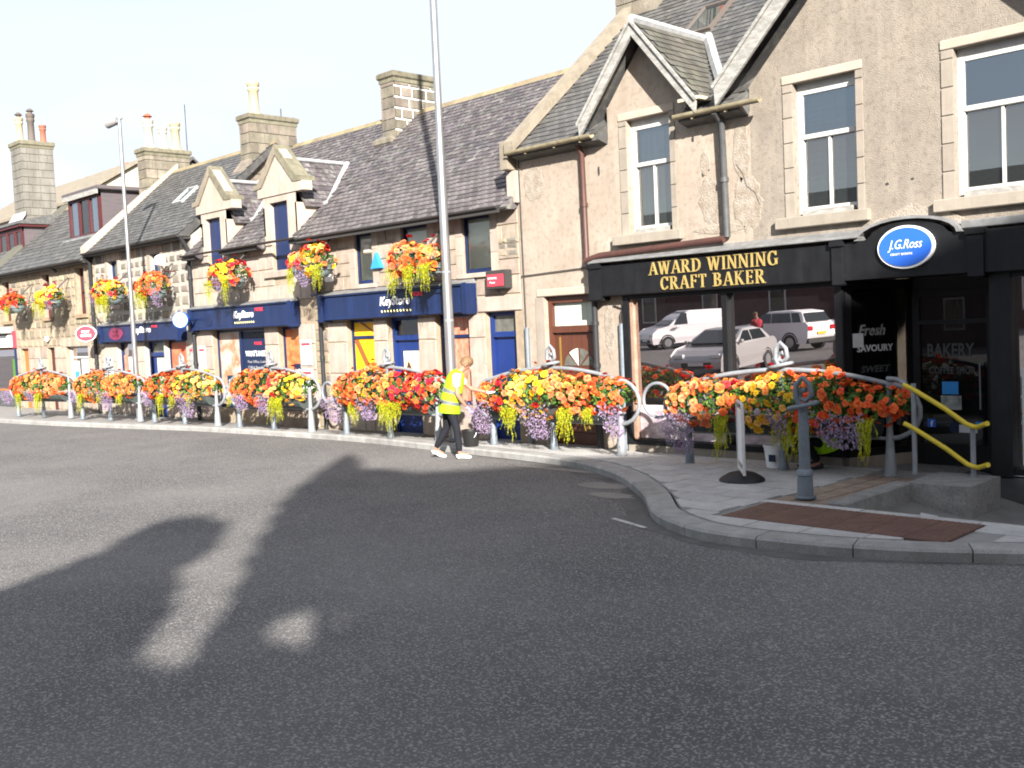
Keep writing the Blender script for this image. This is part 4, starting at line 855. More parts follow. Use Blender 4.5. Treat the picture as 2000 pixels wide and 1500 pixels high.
f = ks_fascia(k2, -19.72, -14.68, 2.44, 3.0); ks_sign(f, -16.97, 2.75, 1.0, .25, 13.39, -16.22, 2.88, .36)
o = shop_win(k2, *S1, poster='shop_yellow', bar=2.03); m = MB(); m.add([(-18.75, 13.762, 2.36), (-18.6, 13.762, 2.36), (-18.1, 13.762, 2.08), (-18.1, 13.762, 2.06)], [(0, 1, 2, 3)]); m.add([(-18.98, 13.762, 1.98), (-18.8, 13.762, 1.98), (-18.25, 13.762, 1.15), (-18.4, 13.762, 1.1)], [(0, 1, 2, 3)]); mk(m, 'poster_art', 'poster_brown', o); card(o, -18.7, -18.2, .75, 1.25, 13.764, 'navy_board', 'poster'); text('KeyStore', 'lettering', 'sign_white', o, -18.45, 13.757, 1.12, .34, .09, shear=.15, bold=.02, depth=.004)
shop_win(k2, *S2, poster='poster_prawn', bar=1.98)
def blue_door(b, x0, x1, z0, z1, tr, leafx=None, glassy=True):
    m = MB(); m.box(x0, x0+.08, 13.74, 13.84, z0, z1); m.box(x1-.08, x1, 13.74, 13.84, z0, z1); m.box(x0+.08, x1-.08, 13.744, 13.84, z1-.07, z1); m.box(x0+.08, x1-.08, 13.72, 13.84, tr-.05, tr+.06, c=.01); d = mk(m, 'shop_door', 'blue_door', b)
    m = MB(); m.box(x0+.08, x1-.08, 13.79, 13.83, z0, tr-.05)
    for z in range(5): m.box(x0+.1, x1-.1, 13.782, 13.79, z0+.1+z*.16, z0+.24+z*.16, c=.003)
    mk(m, 'door_leaf', 'blue_door', d); m = MB(); m.quad((x0+.08, 13.8, tr+.06), (x1-.08, 13.8, tr+.06), (x1-.08, 13.8, z1-.07), (x0+.08, 13.8, z1-.07)); mk(m, 'fanlight', 'dark_glass' if glassy else 'grey_glass', d)
    if glassy: m = MB(); m.box(x0+.3, x1-.09, 13.78, 13.789, .95, 1.7); mk(m, 'poster', 'lemon', d); m = MB(); m.prism([(x0+.36, 1.0), (x0+.55, 1.0), (x0+.58, 1.3), (x0+.46, 1.5), (x0+.36, 1.3)], 13.772, 13.779); mk(m, 'poster_art', 'brown_door', d)
    return d
blue_door(k2, *D1, 1.98); blue_door(k2, *D2, 1.98, glassy=False)
lintel(k2, -14.62, -13.45, 2.43, 2.72); slab(k2, 'doorstep', -17.6, -16.45, -.12, -.05, 13.5, 13.8, 'granite'); slab(k2, 'doorstep', -14.5, -13.6, -.12, -.05, 13.5, 13.8, 'granite')
pipe(k2, [(-19.9, 13.3, 4.3), (-19.9, 13.5, 4.1), (-19.92, 13.53, -.07)], .05, 'pipe_black')
pipe(k2, [(-20.2, 13.5, 3.05), (-19.7, 13.46, 3.05)], .02, 'navy', 'cable', False); m = MB(); m.box(-19.62, -19.4, 13.5, 13.6, 3.32, 3.5, c=.02); mk(m, 'floodlight', 'white_plastic', k2)
# alarm box and red sign hung on the shop
m = MB(); m.prism([(-17.88, 3.5), (-17.52, 3.5), (-17.7, 3.84)], 13.5, 13.6); tag(mk(m, 'alarm_box', 'poster_blue'), 'bright blue triangular alarm box on the stone between two upstairs windows', 'alarm box')
t = thing('wall_sign', 'small red sign in a dark case on the wall beside the bakery', 'sign', (-13.9, 13.5, 2.85)); m = MB(); m.box(-14.17, -13.66, 13.4, 13.6, 2.84, 3.2, c=.02); mk(m, 'case', 'iron_dark', t); m = MB(); m.box(-14.12, -13.7, 13.385, 13.41, 2.9, 3.12); mk(m, 'sign_face', 'sign_red', t); text('ROYAL MAIL', 'lettering', 'sign_white', t, -13.98, 13.382, 3.05, .24, .04, depth=.004); text('Post', 'lettering', 'sign_white', t, -13.98, 13.382, 2.97, .14, .04, depth=.004)

# ================================================================== middle shop with two stone dormers
k3 = thing('dormer_shop', 'pale stone shop with two gabled stone dormers over blue panels', 'building', (-23.1, YF, -.07))
A_, B_ = (-25.08, -24.32, 3.72, 5.3), (-21.9, -21.12, 3.72, 5.36)
M1, M2, M3 = (-25.12, -23.93, .3, 2.36), (-23.93, -22.5, .3, 2.36), (-21.87, -20.96, .3, 2.36)
ops = [(A_[0], A_[1], 3.72, 4.4), (B_[0], B_[1], 3.72, 4.4), (M1[0], M2[1], .3, 2.36), M3]
w3 = shell(k3, -25.97, -20.28, -.4, 4.36, 7.6, ops, 'mortar_tan'); lay_stones(w3, UP, -25.96, -20.3, -.06, 2.4, ops, (.42, .62), (.4, .9), name='ashlar_block', rng=random.Random(8)); lay_stones(w3, UP, -25.96, -20.3, 2.98, 4.33, ops, (.36, .42), (.4, .85), name='ashlar_block', rng=random.Random(9))
main_roof(k3, -26.02, -20.3, 4.36, 7.7, 'slate_purple', cuts=((-25.29, -23.99), (-22.17, -20.73)), inside=lambda u, v: not any(a < -26.02+u < b and v < 2.3 for a, b in ((-25.38, -23.9), (-22.26, -20.64))))
def stone_dormer(x0, x1, op, za, xs0, xs1, zs, zr):
    """x0,x1 front wall; op window; za apex; xs shoulders; zr ridge"""
    cx = (op[0]+op[1])/2+.04; m = MB(); wall_rect(m, x0, x1, 4.36, zs-.22, [(op[0], op[1], 4.3, op[3])], y=YF-.02, d=.2); d = mk(m, 'dormer', 'ashlar_pale', k3)
    m = MB(); P = [(xs0+.12, zs), (xs1-.12, zs), (cx+.13, za-.12), (cx-.13, za-.12)]; m.prism(P, YF-.03, YF+.2); m.prism([(xs0, zs-.22), (xs1, zs-.22), (xs1, zs-.003), (xs0, zs-.003)], YF-.05, YF+.22); mk(m, 'gable_stone', 'ashlar_pale', d)
    for s in (-1, 1):
        m = MB(); a = (cx, za); b = (cx+s*((xs1-xs0)/2-.02), zs+.05); th = .13
        Q = [(a[0], a[1]), (a[0]-s*.0, a[1]-.24), (b[0]-s*.28, b[1]-.02), (b[0]-s*.14, b[1]-.05), (b[0]+s*.08, b[1]-.05), (b[0]+s*.08, b[1]+.06), (b[0]-s*.1, b[1]+.07)]
        if s < 0: Q = Q[::-1]
        m.prism(Q, YF-.07, YF+.33); mk(m, 'gable_cope', 'cope_stone' if s > 0 else 'skew_stone', d)
    yb = 13.32+(zr-4.36)/TP; ze = zs-.55; ye = 13.32+(ze-4.36)/TP
    for s, xx in ((-1, x0), (1, x1)):
        m = MB(); P = [(YF-.02, 4.36+TP*.26), (YF-.02, ze+.08), (ye+.05, ze+.08)]; m.prismx(P if s > 0 else P, xx-.06 if s > 0 else xx, xx if s > 0 else xx+.06); mk(m, 'dormer_cheek', 'painted_stone' if s > 0 else 'harl', d)
    m = MB(); hw = (x1-x0)/2+.13; 
    for s in (-1, 1): m.hexa([(cx, YF+.15, zr-.07), (cx+s*hw, YF+.15, ze-.02), (cx+s*hw, ye+.1, ze-.02), (cx, yb, zr-.07), (cx, YF+.15, zr), (cx+s*hw, YF+.15, ze+.05), (cx+s*hw, ye+.1, ze+.05), (cx, yb, zr)])
    dr = mk(m, 'dormer_roof', 'slate_purple', k3); V = Vector((-hw, 0, zr-ze-.05)); slates(dr, 'slate_purple', (cx+hw, YF+.17, ze+.05), (0, 1, 0), V, 2.2, V.length, .2, .15, inside=lambda u, v: u < (ye-YF)+v/V.length*(yb-ye))
    m = MB(); m.box(cx-.08, cx+.08, YF+.34, yb, zr-.02, zr+.07, c=.025); mk(m, 'ridge_flashing', 'lead_white', dr)
    m = MB(); m.tube([(cx+.06, yb, zr+.02), (cx+hw-.04, ye+.2, ze+.1), (cx+hw+.02, ye+.02, ze+.03)], .085, 6); mk(m, 'valley_flashing', 'lead_white', dr)
    m = MB(); m.box(op[0], op[1], YF+.1, YF+.15, op[2], op[3]); mk(m, 'blue_panel', 'navy', d)
stone_dormer(-25.3, -23.98, A_, 6.66, -25.5, -23.6, 5.68, 6.27); stone_dormer(-22.18, -20.72, B_, 6.72, -22.36, -20.38, 5.74, 6.38)
sill(k3, -25.3, -24.1, 3.72); sill(k3, -22.25, -20.95, 3.72, h=.16)
gutter(k3, -25.9, -20.3, 13.24, 4.4, 'iron_dark', .05); m = MB()
for a, b in ((-26, -25.3), (-23.98, -22.18), (-20.72, -20.3)): m.box(a, b, 13.3, 13.6, 4.27, 4.35)
mk(m, 'eaves_board', 'iron_dark', k3)
f = ks_fascia(k3, -25.92, -20.86, 2.38, 2.95); ks_sign(f, -23.1, 2.7, .95, .24, 13.39, -22.35, 2.82, .36); m = MB(); m.lathe([(.17, 0), (.17, .012)], 0, 0, 20); o = mk(m, 'round_mark', 'navy_board', f); o.location = (-24.9-ORG[f.name][0], 13.4-ORG[f.name][1], 2.63-ORG[f.name][2]); o.rotation_euler = (R(90), 0, 0)
for v in o.data.vertices: v.co += Vector(ORG[f.name])
o = shop_win(k3, *M1, poster='poster_meat'); card(o, -24.75, -24.25, .35, 1.15, 13.766, 'navy_board', 'poster'); text('KeyStore', 'lettering', 'sign_white', o, -24.5, 13.757, 1.0, .34, .09, shear=.15, bold=.02, depth=.004); text('MORE', 'lettering', 'sign_red', o, -24.45, 13.757, .86, .2, .05, bold=.02, depth=.004)
o = shop_win(k3, *M2, poster='navy_board'); text('KeyStore', 'lettering', 'dim_text', o, -23.1, 13.764, 2.18, .66, .15, shear=.15, bold=.02, depth=.004); text('MORE', 'lettering', 'sign_red', o, -23.1, 13.764, 1.98, .36, .08, bold=.02, depth=.004); text("WHAT'S INSIDE?", 'lettering', 'sign_white', o, -23.17, 13.764, 1.72, 1.15, .15, bold=.025, depth=.004)
for s, z in (('Post Office, Lottery', 1.5), ('Chilled, Beer & Wine', 1.36), ('Bakery & Food to Go', 1.22)): text(s, 'lettering', 'paper_text', o, -23.15, 13.764, z, 1.0, .09, depth=.004)
o = shop_win(k3, *M3, poster='poster_food'); card(o, -21.5, -21.05, .9, 1.45, 13.766, 'navy_board', 'poster'); text('KeyStore', 'lettering', 'sign_white', o, -21.27, 13.757, 1.28, .34, .1, shear=.15, bold=.02, depth=.004); text('MORE', 'lettering', 'sign_red', o, -21.27, 13.757, 1.14, .2, .05, bold=.02, depth=.004)
pipe(k3, [(-25.95, 13.3, 4.9), (-25.97, 13.5, 4.6), (-25.98, 13.53, -.07)], .05, 'pipe_black')
chimney(k3, -26.75, -26.17, 15.75, 17.3, 6.5, 8.38, [(16.1, .95, .15, 'pot_buff', 0)]); m = MB(); m.hexa([(-26.75, 14.6, 5.6), (-26.15, 14.6, 5.6), (-26.15, 15.74, 6.5), (-26.75, 15.74, 6.5), (-26.75, 14.6, 5.9), (-26.15, 14.6, 5.9), (-26.15, 15.74, 7.25), (-26.75, 15.74, 7.25)]); mk(m, 'skew', 'chimney_stone', k3)

m = MB(); m.tube([(-27.1, 17.4, 7.6), (-27.1, 17.4, 9.0)], .02, 6)
for k in range(5): m.tube([(-27.35, 17.2+k*.12, 8.6+.03*k), (-26.85, 17.2+k*.12, 8.6+.03*k)], .012, 4)
m.tube([(-27.1, 17.15, 8.58), (-27.1, 17.75, 8.74)], .014, 4); mk(m, 'aerial', 'pipe_grey', k3)

# ================================================================== rubble post office
k4 = thing('post_office_building', 'rubble stone building in dark stones with pale pointing over blue fascia', 'building', (-29.2, YF, -.07))
W1, W2 = (-31.38, -30.68, 3.3, 4.66), (-28.5, -27.84, 3.3, 4.66); P1, P2, P3 = (-31.12, -30.05, .5, 2.15), (-29.2, -28.0, -.1, 2.15), (-27.9, -26.62, .4, 2.15)
ops = [W1, W2, P1, P2, P3]; w4 = shell(k4, -32.4, -25.98, -.4, 4.98, 7.6, ops, 'mortar')
lay_stones(w4, UD+UD+UO[:1]+UB[:1], -32.35, -26.0, 2.75, 4.95, blockers(ops, .18), (.24, .37), (.28, .62), gap=.07, name='rubble_stone', rng=random.Random(12))
lay_stones(w4, UP, -32.35, -26.0, -.06, 2.15, ops, (.4, .6), (.3, .7), name='ashlar_block', rng=random.Random(13))
for w in (W1, W2): jambs(k4, w, .17, 'ashlar', 3); lintel(k4, w[0]-.2, w[1]+.2, w[3], w[3]+.26, 'ashlar'); sill(k4, w[0]-.15, w[1]+.15, w[2]); sash(k4, *w, fr='navy', side=.05, mull=False, curtain='blind', cside=(.3, 1))
main_roof(k4, -32.42, -25.98, 5.0, 7.75, 'slate_grey'); gutter(k4, -32.4, -25.98, 13.24, 4.98, 'iron_dark', .06); m = MB(); m.box(-32.4, -25.98, 13.3, 13.6, 4.88, 4.95); mk(m, 'eaves_board', 'iron_dark', k4)
m = MB(); m.prismx([(13.3, 4.95), (13.3, 5.2), (16.6, 8.02), (16.6, 7.7)], -32.62, -32.25); mk(m, 'skew', 'painted_stone', k4)
chimney(k4, -33.0, -32.4, 15.55, 17.1, 6.9, 8.35, [(15.85, .95, .15, 'cream', 2), (16.35, .75, .13, 'cream', 0), (16.8, .95, .15, 'pot_buff', 0)]); m = MB(); m.tube([(-32.6, 17.15, 8.2), (-32.6, 17.15, 10.1)], .02, 6); mk(m, 'aerial', 'pipe_grey', k4)
v = lambda x, w: (x, 13.32+w*math.cos(PT), 5.0+w*math.sin(PT)); frame_on(k4, -28.9, -28.3, 1.75, 2.5, v, Vector((0, -math.sin(PT), math.cos(PT))), 'lead_white')
f = ks_fascia(k4, -31.86, -26.55, 2.17, 2.68); text('KeyStore', 'lettering', 'sign_white', f, -28.9, 13.39, 2.47, 1.2, .24, shear=.15, bold=.022, depth=.012); text('MORE', 'lettering', 'sign_red', f, -28.05, 13.39, 2.57, .34, .07, bold=.03, depth=.01)
m = MB(); m.prism([(-30.65+.48*math.cos(R(a)), 2.42+.19*math.sin(R(a))) for a in range(0, 360, 15)][::-1], 13.385, 13.41); o = mk(m, 'oval_mark', 'dull_red', f); text('POST', 'lettering', 'maroon', o, -30.65, 13.384, 2.48, .4, .09, bold=.02, depth=.004); text('OFFICE', 'lettering', 'maroon', o, -30.65, 13.384, 2.36, .5, .09, bold=.02, depth=.004)
o = shop_win(k4, *P1, poster=None); card(o, -31.0, -30.75, .6, 1.75, 13.765, 'poster_prawn', 'poster'); card(o, -30.7, -30.45, .6, 1.7, 13.765, 'paper', 'poster'); card(o, -30.4, -30.2, 1.3, 1.75, 13.765, 'lemon', 'poster'); shop_win(k4, *P3, poster='poster_orange'); 
d = blue_door(k4, *P2, 1.75, glassy=False); card(d, -28.8, -28.2, .3, 1.65, 13.78, 'blind', 'door_glass'); card(k4, -27.35, -26.7, .8, 1.35, 13.755, 'navy_board', 'poster')
pipe(k4, [(-32.45, 13.3, 4.9), (-32.48, 13.5, 4.7), (-32.5, 13.53, -.07)], .055, 'pipe_black')
pipe(k4, [(-32.3, 13.5, 3.0), (-31.9, 13.42, 2.9), (-31.9, 13.4, 2.75)], .02, 'iron_dark', 'cable', False)
m = MB(); m.box(-27.14, -26.92, 13.1, 13.3, 4.22, 4.52, c=.05); fl = mk(m, 'floodlight', 'white_plastic', k4); m = MB(); m.tube([(-27.0, 13.2, 4.22), (-27.02, 13.3, 4.1), (-26.9, 13.58, 4.05)], .02, 6); mk(m, 'bracket', 'pipe_brown', fl)
# notices on the piers, each hung by itself
for i, (x0, x1, z0, z1, mt, lb) in enumerate(((-32.02, -31.42, .72, 1.72, 'paper', 'tall white notice beside the left shop window of the post office'), (-26.42, -26.16, .9, 1.95, 'poster_grey', 'narrow notice with a picture left of the black drainpipe'), (-25.86, -25.5, .9, 1.95, 'paper', 'white notice with red headings right of the black drainpipe'), (-20.86, -20.42, 1.42, 2.02, 'paper', 'upper white notice on the stone pier beside the orange food poster'), (-20.86, -20.42, .85, 1.34, 'sign_white', 'lower white notice on the stone pier beside the orange food poster'))):
    t = thing('notice', lb, 'notice', ((x0+x1)/2, 13.57, z0)); m = MB(); m.box(x0, x1, 13.56, 13.58, z0, z1, c=.006); mk(m, 'board', mt, t); m = MB(); n = 6
    m.box(x0+.04, x1-.04, 13.556, 13.559, z1-.13, z1-.07)
    mk(m, 'heading', 'navy_board' if i == 0 else 'sign_red', t); m = MB()
    for k in range(n): zz = z1-.24-k*(z1-z0-.3)/n; m.box(x0+.05, x1-.06-.08*(k % 3), 13.556, 13.559, zz, zz+.025)
    mk(m, 'print', 'paper_text', t)

# ================================================================== far left terrace house
k5 = thing('terrace_house', 'yellowish rubble terrace house with box dormer and orange door', 'building', (-36.7, YF, -.07))
A5, B5, C5 = (-33.86, -33.2, 3.12, 4.63), (-36.76, -36.1, 3.12, 4.6), (-40.72, -40.0, 3.12, 4.58); D5, E5, F5, G5 = (-39.35, -38.55, -.1, 2.08), (-36.78, -36.1, -.1, 2.08), (-35.12, -33.3, .8, 2.08), (-43.5, -39.78, -.1, 2.2)
ops = [A5, B5, C5, D5, E5, F5, G5]; w5 = shell(k5, -44.5, -32.4, -.4, 4.82, 7.6, ops, 'mortar_tan')
lay_stones(w5, UO+UO+UD[:1], -41.8, -32.42, 2.1, 4.8, blockers(ops, .16)+[(-44, -39.7, 2.0, 2.95)], (.26, .38), (.36, .62), gap=.03, name='rubble_stone', rng=random.Random(21)); lay_stones(w5, UA, -39.78, -32.42, -.06, 2.1, ops, (.5, .7), (.4, .8), name='ashlar_block', rng=random.Random(22))
for w in (A5, B5, C5): jambs(k5, w, .15, 'old_stone', 3); sash(k5, *w, fr='maroon', side=.07, mull=False, curtain='net', cside=(.2, .9)); sill(k5, w[0]-.12, w[1]+.12, w[2], 'brown_stone')
lintel(k5, F5[0]-.3, F5[1]+.25, 2.08, 2.36, 'ashlar'); main_roof(k5, -41.3, -32.65, 4.84, 7.5, 'slate_grey', wid=.28, exp=.22); gutter(k5, -44.4, -32.5, 13.24, 4.82, 'iron_dark', .06); m = MB(); m.box(-41.3, -32.5, 13.3, 13.6, 4.72, 4.8); mk(m, 'eaves_board', 'iron_dark', k5)
m = MB(); m.prismx([(13.4, 4.9), (16.45, 7.55), (16.45, 7.7), (13.4, 5.05)], -41.9, -41.0); mk(m, 'mossy_verge', 'slate_mossy', k5)
# box dormer
m = MB(); m.box(-36.15, -33.6, 14.5, 16.6, 5.6, 7.2); bd = mk(m, 'box_dormer', 'slate_cheek', k5); m = MB(); m.box(-36.35, -33.4, 14.3, 17.4, 7.2, 7.34, c=.03); mk(m, 'dormer_roof', 'slate_cheek', bd); m = MB(); m.box(-36.3, -33.45, 14.28, 14.34, 7.06, 7.22); mk(m, 'eaves_board', 'peeling_white', bd)
m = MB()
for a, b in ((-36.15, -36.02), (-35.35, -35.2), (-34.5, -34.36), (-33.74, -33.6)): m.box(a, b, 14.42, 14.5, 5.85, 7.1)
m.box(-36.15, -33.6, 14.425, 14.5, 5.75, 5.87); m.box(-36.15, -33.6, 14.425, 14.5, 7.0, 7.1); dw = mk(m, 'dormer_window', 'maroon', bd)
for a, b, g in ((-36.02, -35.35, 'pane_sky'), (-35.2, -34.5, 'dark_glass'), (-34.36, -33.74, 'pane_sky')): m = MB(); m.quad((a, 14.47, 5.87), (b, 14.47, 5.87), (b, 14.47, 7), (a, 14.47, 7)); mk(m, 'pane', g, bd)
m = MB(); m.box(-36.3, -33.5, 14.2, 14.5, 5.66, 5.74, c=.01); mk(m, 'apron_flashing', 'lead', bd)
for dd, mt in ((D5, 'orange_door'), (E5, 'maroon')): m = MB(); m.box(dd[0], dd[1], 13.75, 13.82, dd[2], 1.9); m.box(dd[0], dd[1], 13.74, 13.82, 1.9, dd[3]); q = mk(m, 'front_door', mt, k5); m = MB(); m.lathe([(.03, 0), (.03, .05)], dd[1]-.1, 13.73, 8); mk(m, 'door_knob', 'brass', q)
o = shop_win(k5, *F5, mat_fr='white_paint', bar=1.72); card(o, -34.9, -34.45, .9, 1.6, 13.765, 'paper', 'poster'); card(o, -34.85, -34.5, 1.0, 1.25, 13.758, 'poster_blue', 'poster'); card(o, -34.3, -33.4, .9, 1.66, 13.77, 'net', 'blind'); m = MB(); m.lathe([(.04, 2.3), (.09, 2.36), (.06, 2.46)], -36.45, 13.5, 10); mk(m, 'door_lamp', 'white_plastic', k5)
m = MB(); m.box(-44, -39.85, 13.42, 13.62, 2.15, 2.6, c=.01); sf = mk(m, 'fascia', 'sign_white', k5); m = MB(); m.box(-39.84, -39.72, 13.5, 13.62, 2.12, 2.75, c=.01); mk(m, 'red_end', 'sign_red', sf); m = MB(); m.box(-44, -39.9, 13.15, 13.6, 2.66, 2.9, c=.03); mk(m, 'blind_box', 'lead_white', sf)
o = shop_win(k5, -43.5, -39.9, .5, 2.12, mat_fr='orange_door'); card(o, -40.7, -40.2, .9, 1.7, 13.76, 'leaf_light', 'poster'); slab(k5, 'stall_riser', -43.5, -39.85, -.1, .5, 13.62, 13.8, 'pipe_grey'); slab(k5, 'pilaster', -39.85, -39.7, -.07, 2.14, 13.55, 13.75, 'navy')
pipe(k5, [(-35.2, 13.3, 4.75), (-35.2, 13.5, 4.6)], .05, 'iron_dark', 'downpipe', False)

# ================================================================== farthest house with maroon dormer, beige house behind
k6 = thing('end_house', 'slate roofed house with maroon dormer and tall grey chimney stack', 'building', (-46.5, YF, -.07))
m = MB(); m.box(-52, -44.52, 13.6, 20.5, -.4, 4.8); mk(m, 'wall', 'old_stone', k6); main_roof(k6, -52, -41.6, 4.84, 7.4, 'slate_grey', wid=.3, exp=.24)
m = MB(); m.box(-43.6, -40.95, 14.6, 16.4, 5.3, 6.82); d = mk(m, 'dormer', 'slate_cheek', k6); V = Vector((0, .55, .35)); m = MB(); m.hexa([(-43.75, 14.35, 6.82), (-40.75, 14.35, 6.82), (-40.75, 16.6, 6.82), (-43.75, 16.6, 6.82), (-43.6, 14.45, 6.95), (-40.85, 14.45, 6.95), (-41.2, 16.4, 7.4), (-43.2, 16.4, 7.4)]); mk(m, 'dormer_roof', 'slate_grey', d); m = MB(); m.box(-43.7, -40.8, 14.4, 16.5, 6.72, 6.815); mk(m, 'eaves_board', 'maroon', d)
m = MB()
for a, b in ((-43.6, -43.4), (-42.75, -42.5), (-41.9, -41.65), (-41.15, -40.95)): m.box(a, b, 14.53, 14.6, 5.5, 6.7)
m.box(-43.6, -40.95, 14.535, 14.6, 5.4, 5.56); m.box(-43.6, -40.95, 14.535, 14.6, 6.56, 6.7); dw = mk(m, 'dormer_window', 'maroon', d)
for a, b in ((-43.4, -42.75), (-42.5, -41.9), (-41.65, -41.15)): m = MB(); m.quad((a, 14.57, 5.56), (b, 14.57, 5.56), (b, 14.57, 6.56), (a, 14.57, 6.56)); mk(m, 'pane', 'dark_glass', d)
m = MB(); m.box(-43.75, -40.85, 14.25, 14.6, 5.3, 5.39); mk(m, 'apron_flashing', 'lead', d)
chimney(k6, -43.15, -42.1, 15.1, 16.35, 6.4, 10.05, mat='smooth_grey_stone', pots=[(15.3, .95, .14, 'pot_buff', 1), (15.75, 1.15, .14, 'pot_dark', 1), (16.2, .75, .12, 'terracotta', 0)], capz=.18)
m = MB(); m.hexa([(-43.3, 14.8, 6.9), (-42.0, 14.8, 6.9), (-42.0, 15.09, 7.3), (-43.3, 15.09, 7.3), (-43.3, 14.8, 7.0), (-42.0, 14.8, 7.0), (-42.0, 15.09, 7.45), (-43.3, 15.09, 7.45)]); mk(m, 'chimney_flashing', 'lead_white', k6)
k7 = thing('gable_house', 'beige gabled house standing behind the far slate roofs', 'building', (-57, 24, -.1)); m = MB(); m.prismx([(20, -.2), (27, -.2), (27, 8.9), (23.5, 11.0), (20, 8.9)], -66, -50); mk(m, 'wall', 'cream', k7); m = MB(); m.prismx([(19.8, 8.85), (23.5, 11.08), (27.2, 8.85), (27.2, 8.98), (23.5, 11.24), (19.8, 8.98)], -66.3, -49.8); mk(m, 'roof', 'skew_stone', k7)
for z in (2, 5): m = MB(); m.box(-49.99, -49.95, 23, 24, z, z+1.5); q = mk(m, 'window', 'white_paint', k7); m = MB(); m.box(-49.96, -49.93, 23.1, 23.9, z+.1, z+1.4); mk(m, 'pane', 'dark_glass', q)
k8 = thing('rear_house', 'stone house behind the post office roof with a red chimney stack', 'building', (-60, 26.5, -.1)); m = MB(); m.prismx([(24, -.2), (29, -.2), (29, 9.2), (26.5, 11.4), (24, 9.2)], -66, -50); mk(m, 'wall', 'chimney_stone', k8); m = MB(); m.prismx([(23.8, 9.15), (26.5, 11.5), (29.2, 9.15), (29.2, 9.25), (26.5, 11.65), (23.8, 9.25)], -66.2, -49.8); mk(m, 'roof', 'slate_grey', k8); m = MB(); m.box(-57.6, -56.7, 26.1, 26.9, 11.2, 12.3, c=.03); mk(m, 'chimney', 'terracotta', k8)
# ================================================================== street furniture
def lamp_post(x, y, h, r0, r1, label, floodlight=True):
    t = thing('lamp_post', label, 'lamp post', (x, y, 0), 0, 'tall pale lamp posts'); m = MB()
    m.lathe([(r0*1.02, 0), (r0, .3), (r0*.98, 1.2), (r0*.8, h*.45), (r1*1.05, h*.46), (r1, h)], x, y, 16); mk(m, 'pole', 'pole_white', t)
    m = MB(); m.lathe([(r0*1.7, 0), (r0*1.7, .02), (r0*1.2, .04)], x, y, 16); mk(m, 'base_plate', 'galv_dark', t)
    m = MB(); m.box(x-.05, x+.05, y-r0-.006, y-r0+.03, .5, .95, c=.008); mk(m, 'access_door', 'pole_white', t)
    m = MB(); m.tube([(x-.05, y, h-.02), (x+.12, y+.04, h+.01)], .03, 8); m.tube([(x, y, h-.1), (x-.15, y-.05, h-.03)], .03, 8); mk(m, 'bracket', 'lamp_grey', t)
    m = MB(); m.tube([(x-.08, y-.03, h-.02), (x-.16, y-.06, h-.03), (x-.42, y-.16, h-.08)], [.08, .13, .14], 14); hd = mk(m, 'lamp_head', 'lamp_grey', t)
    m = MB(); m.tube([(x-.42, y-.16, h-.08), (x-.43, y-.163, h-.083)], .12, 14); mk(m, 'lens', 'pane_sky', hd); return t
l1 = lamp_post(-14.78, 12.95, 12.5, .1, .066, 'tall pale lamp post by the person in the yellow vest'); m = MB(); m.tube([(-14.8, 12.9, 3.22), (-15.72, 12.88, 3.28)], .014, 8); m.tube([(-15.72, 12.88, 3.28), (-15.78, 12.88, 3.28)], .035, 8); mk(m, 'banner_arm', 'galv', l1)
for z in (3.22, 2.3): m = MB(); m.lathe([(.096, z-.02), (.096, z+.02)], -14.78, 12.95, 16); mk(m, 'band', 'galv', l1)
lamp_post(-27.5, 12.52, 8.25, .072, .05, 'slimmer lamp post with round floodlight beside the post office building')

def post(mb, x, y, z1, base=.085, top=.042, z0=0):
    mb.lathe([(base*1.2, z0), (base*1.2, z0+.02), (base, z0+.03), (base*.84, z0+.28), (base*.74, z0+.3), (base*.62, z0+.5), (top, z0+.62), (top*.95, z1)], x, y, 12)
def finial(root, x, z, s=1.0, mat='galv'):
    m = MB(); m.tube([(x-.03*s, 0, z), (x-.08*s, 0, z+.12*s), (x-.07*s, 0, z+.26*s), (x, 0, z+.34*s), (x+.08*s, 0, z+.26*s), (x+.1*s, 0, z+.14*s), (x+.03*s, .03, z+.07*s), (x-.04*s, .03, z+.1*s), (x-.03*s, .03, z+.18*s), (x+.04*s, 0, z+.2*s)], .032*s, 8)
    f = mk(m, 'finial', mat, root); m = MB(); m.tube([(x+.16*s*math.cos(a*math.pi/8), .13*s*math.sin(a*math.pi/8), z+.02*s+.035*s*math.cos(a*math.pi/8)) for a in range(16)], .026*s, 8, closed=True); mk(m, 'finial_ring', mat, f)
def rail_panel():
    t = thing('guard_rail', '', 'railing', (0, 0, 0), 0, None, local=True)
    for s in (-1, 1): m = MB(); post(m, s*1.5, 0, 1.23, .082 if s > 0 else .07, .042 if s > 0 else .034); mk(m, 'post', 'galv' if s > 0 else 'galv_dark', t)  # sunlit right post and shaded others put into the steel colour
    m = MB(); post(m, 0, 0, 1.5, .066, .034); mk(m, 'post', 'galv_dark', t)
    arch = [(-1.5+3*i/12, 0, 1.22+.2*(1-((i-6)/6)**2)) for i in range(13)]
    loop = [(1.5+.4*math.sin(R(a)), 0, .86+.36*math.cos(R(a))) for a in range(20, 181, 20)]
    m = MB(); m.tube([(-x, y, z) for x, y, z in loop[::-1]]+arch+loop, .034, 10); mk(m, 'top_rail', 'galv', t)
    m = MB(); m.tube([(-1.5, 0, .5), (1.5, 0, .5)], .024, 8); mk(m, 'lower_rail', 'galv', t)
    finial(t, 0, 1.46); return t
def copy_tree(o, parent=None):
    c = o.copy(); COL.objects.link(c); c.parent = parent; ORG[c.name] = (0, 0, 0)
    for ch in list(o.children): copy_tree(ch, c)
    return c
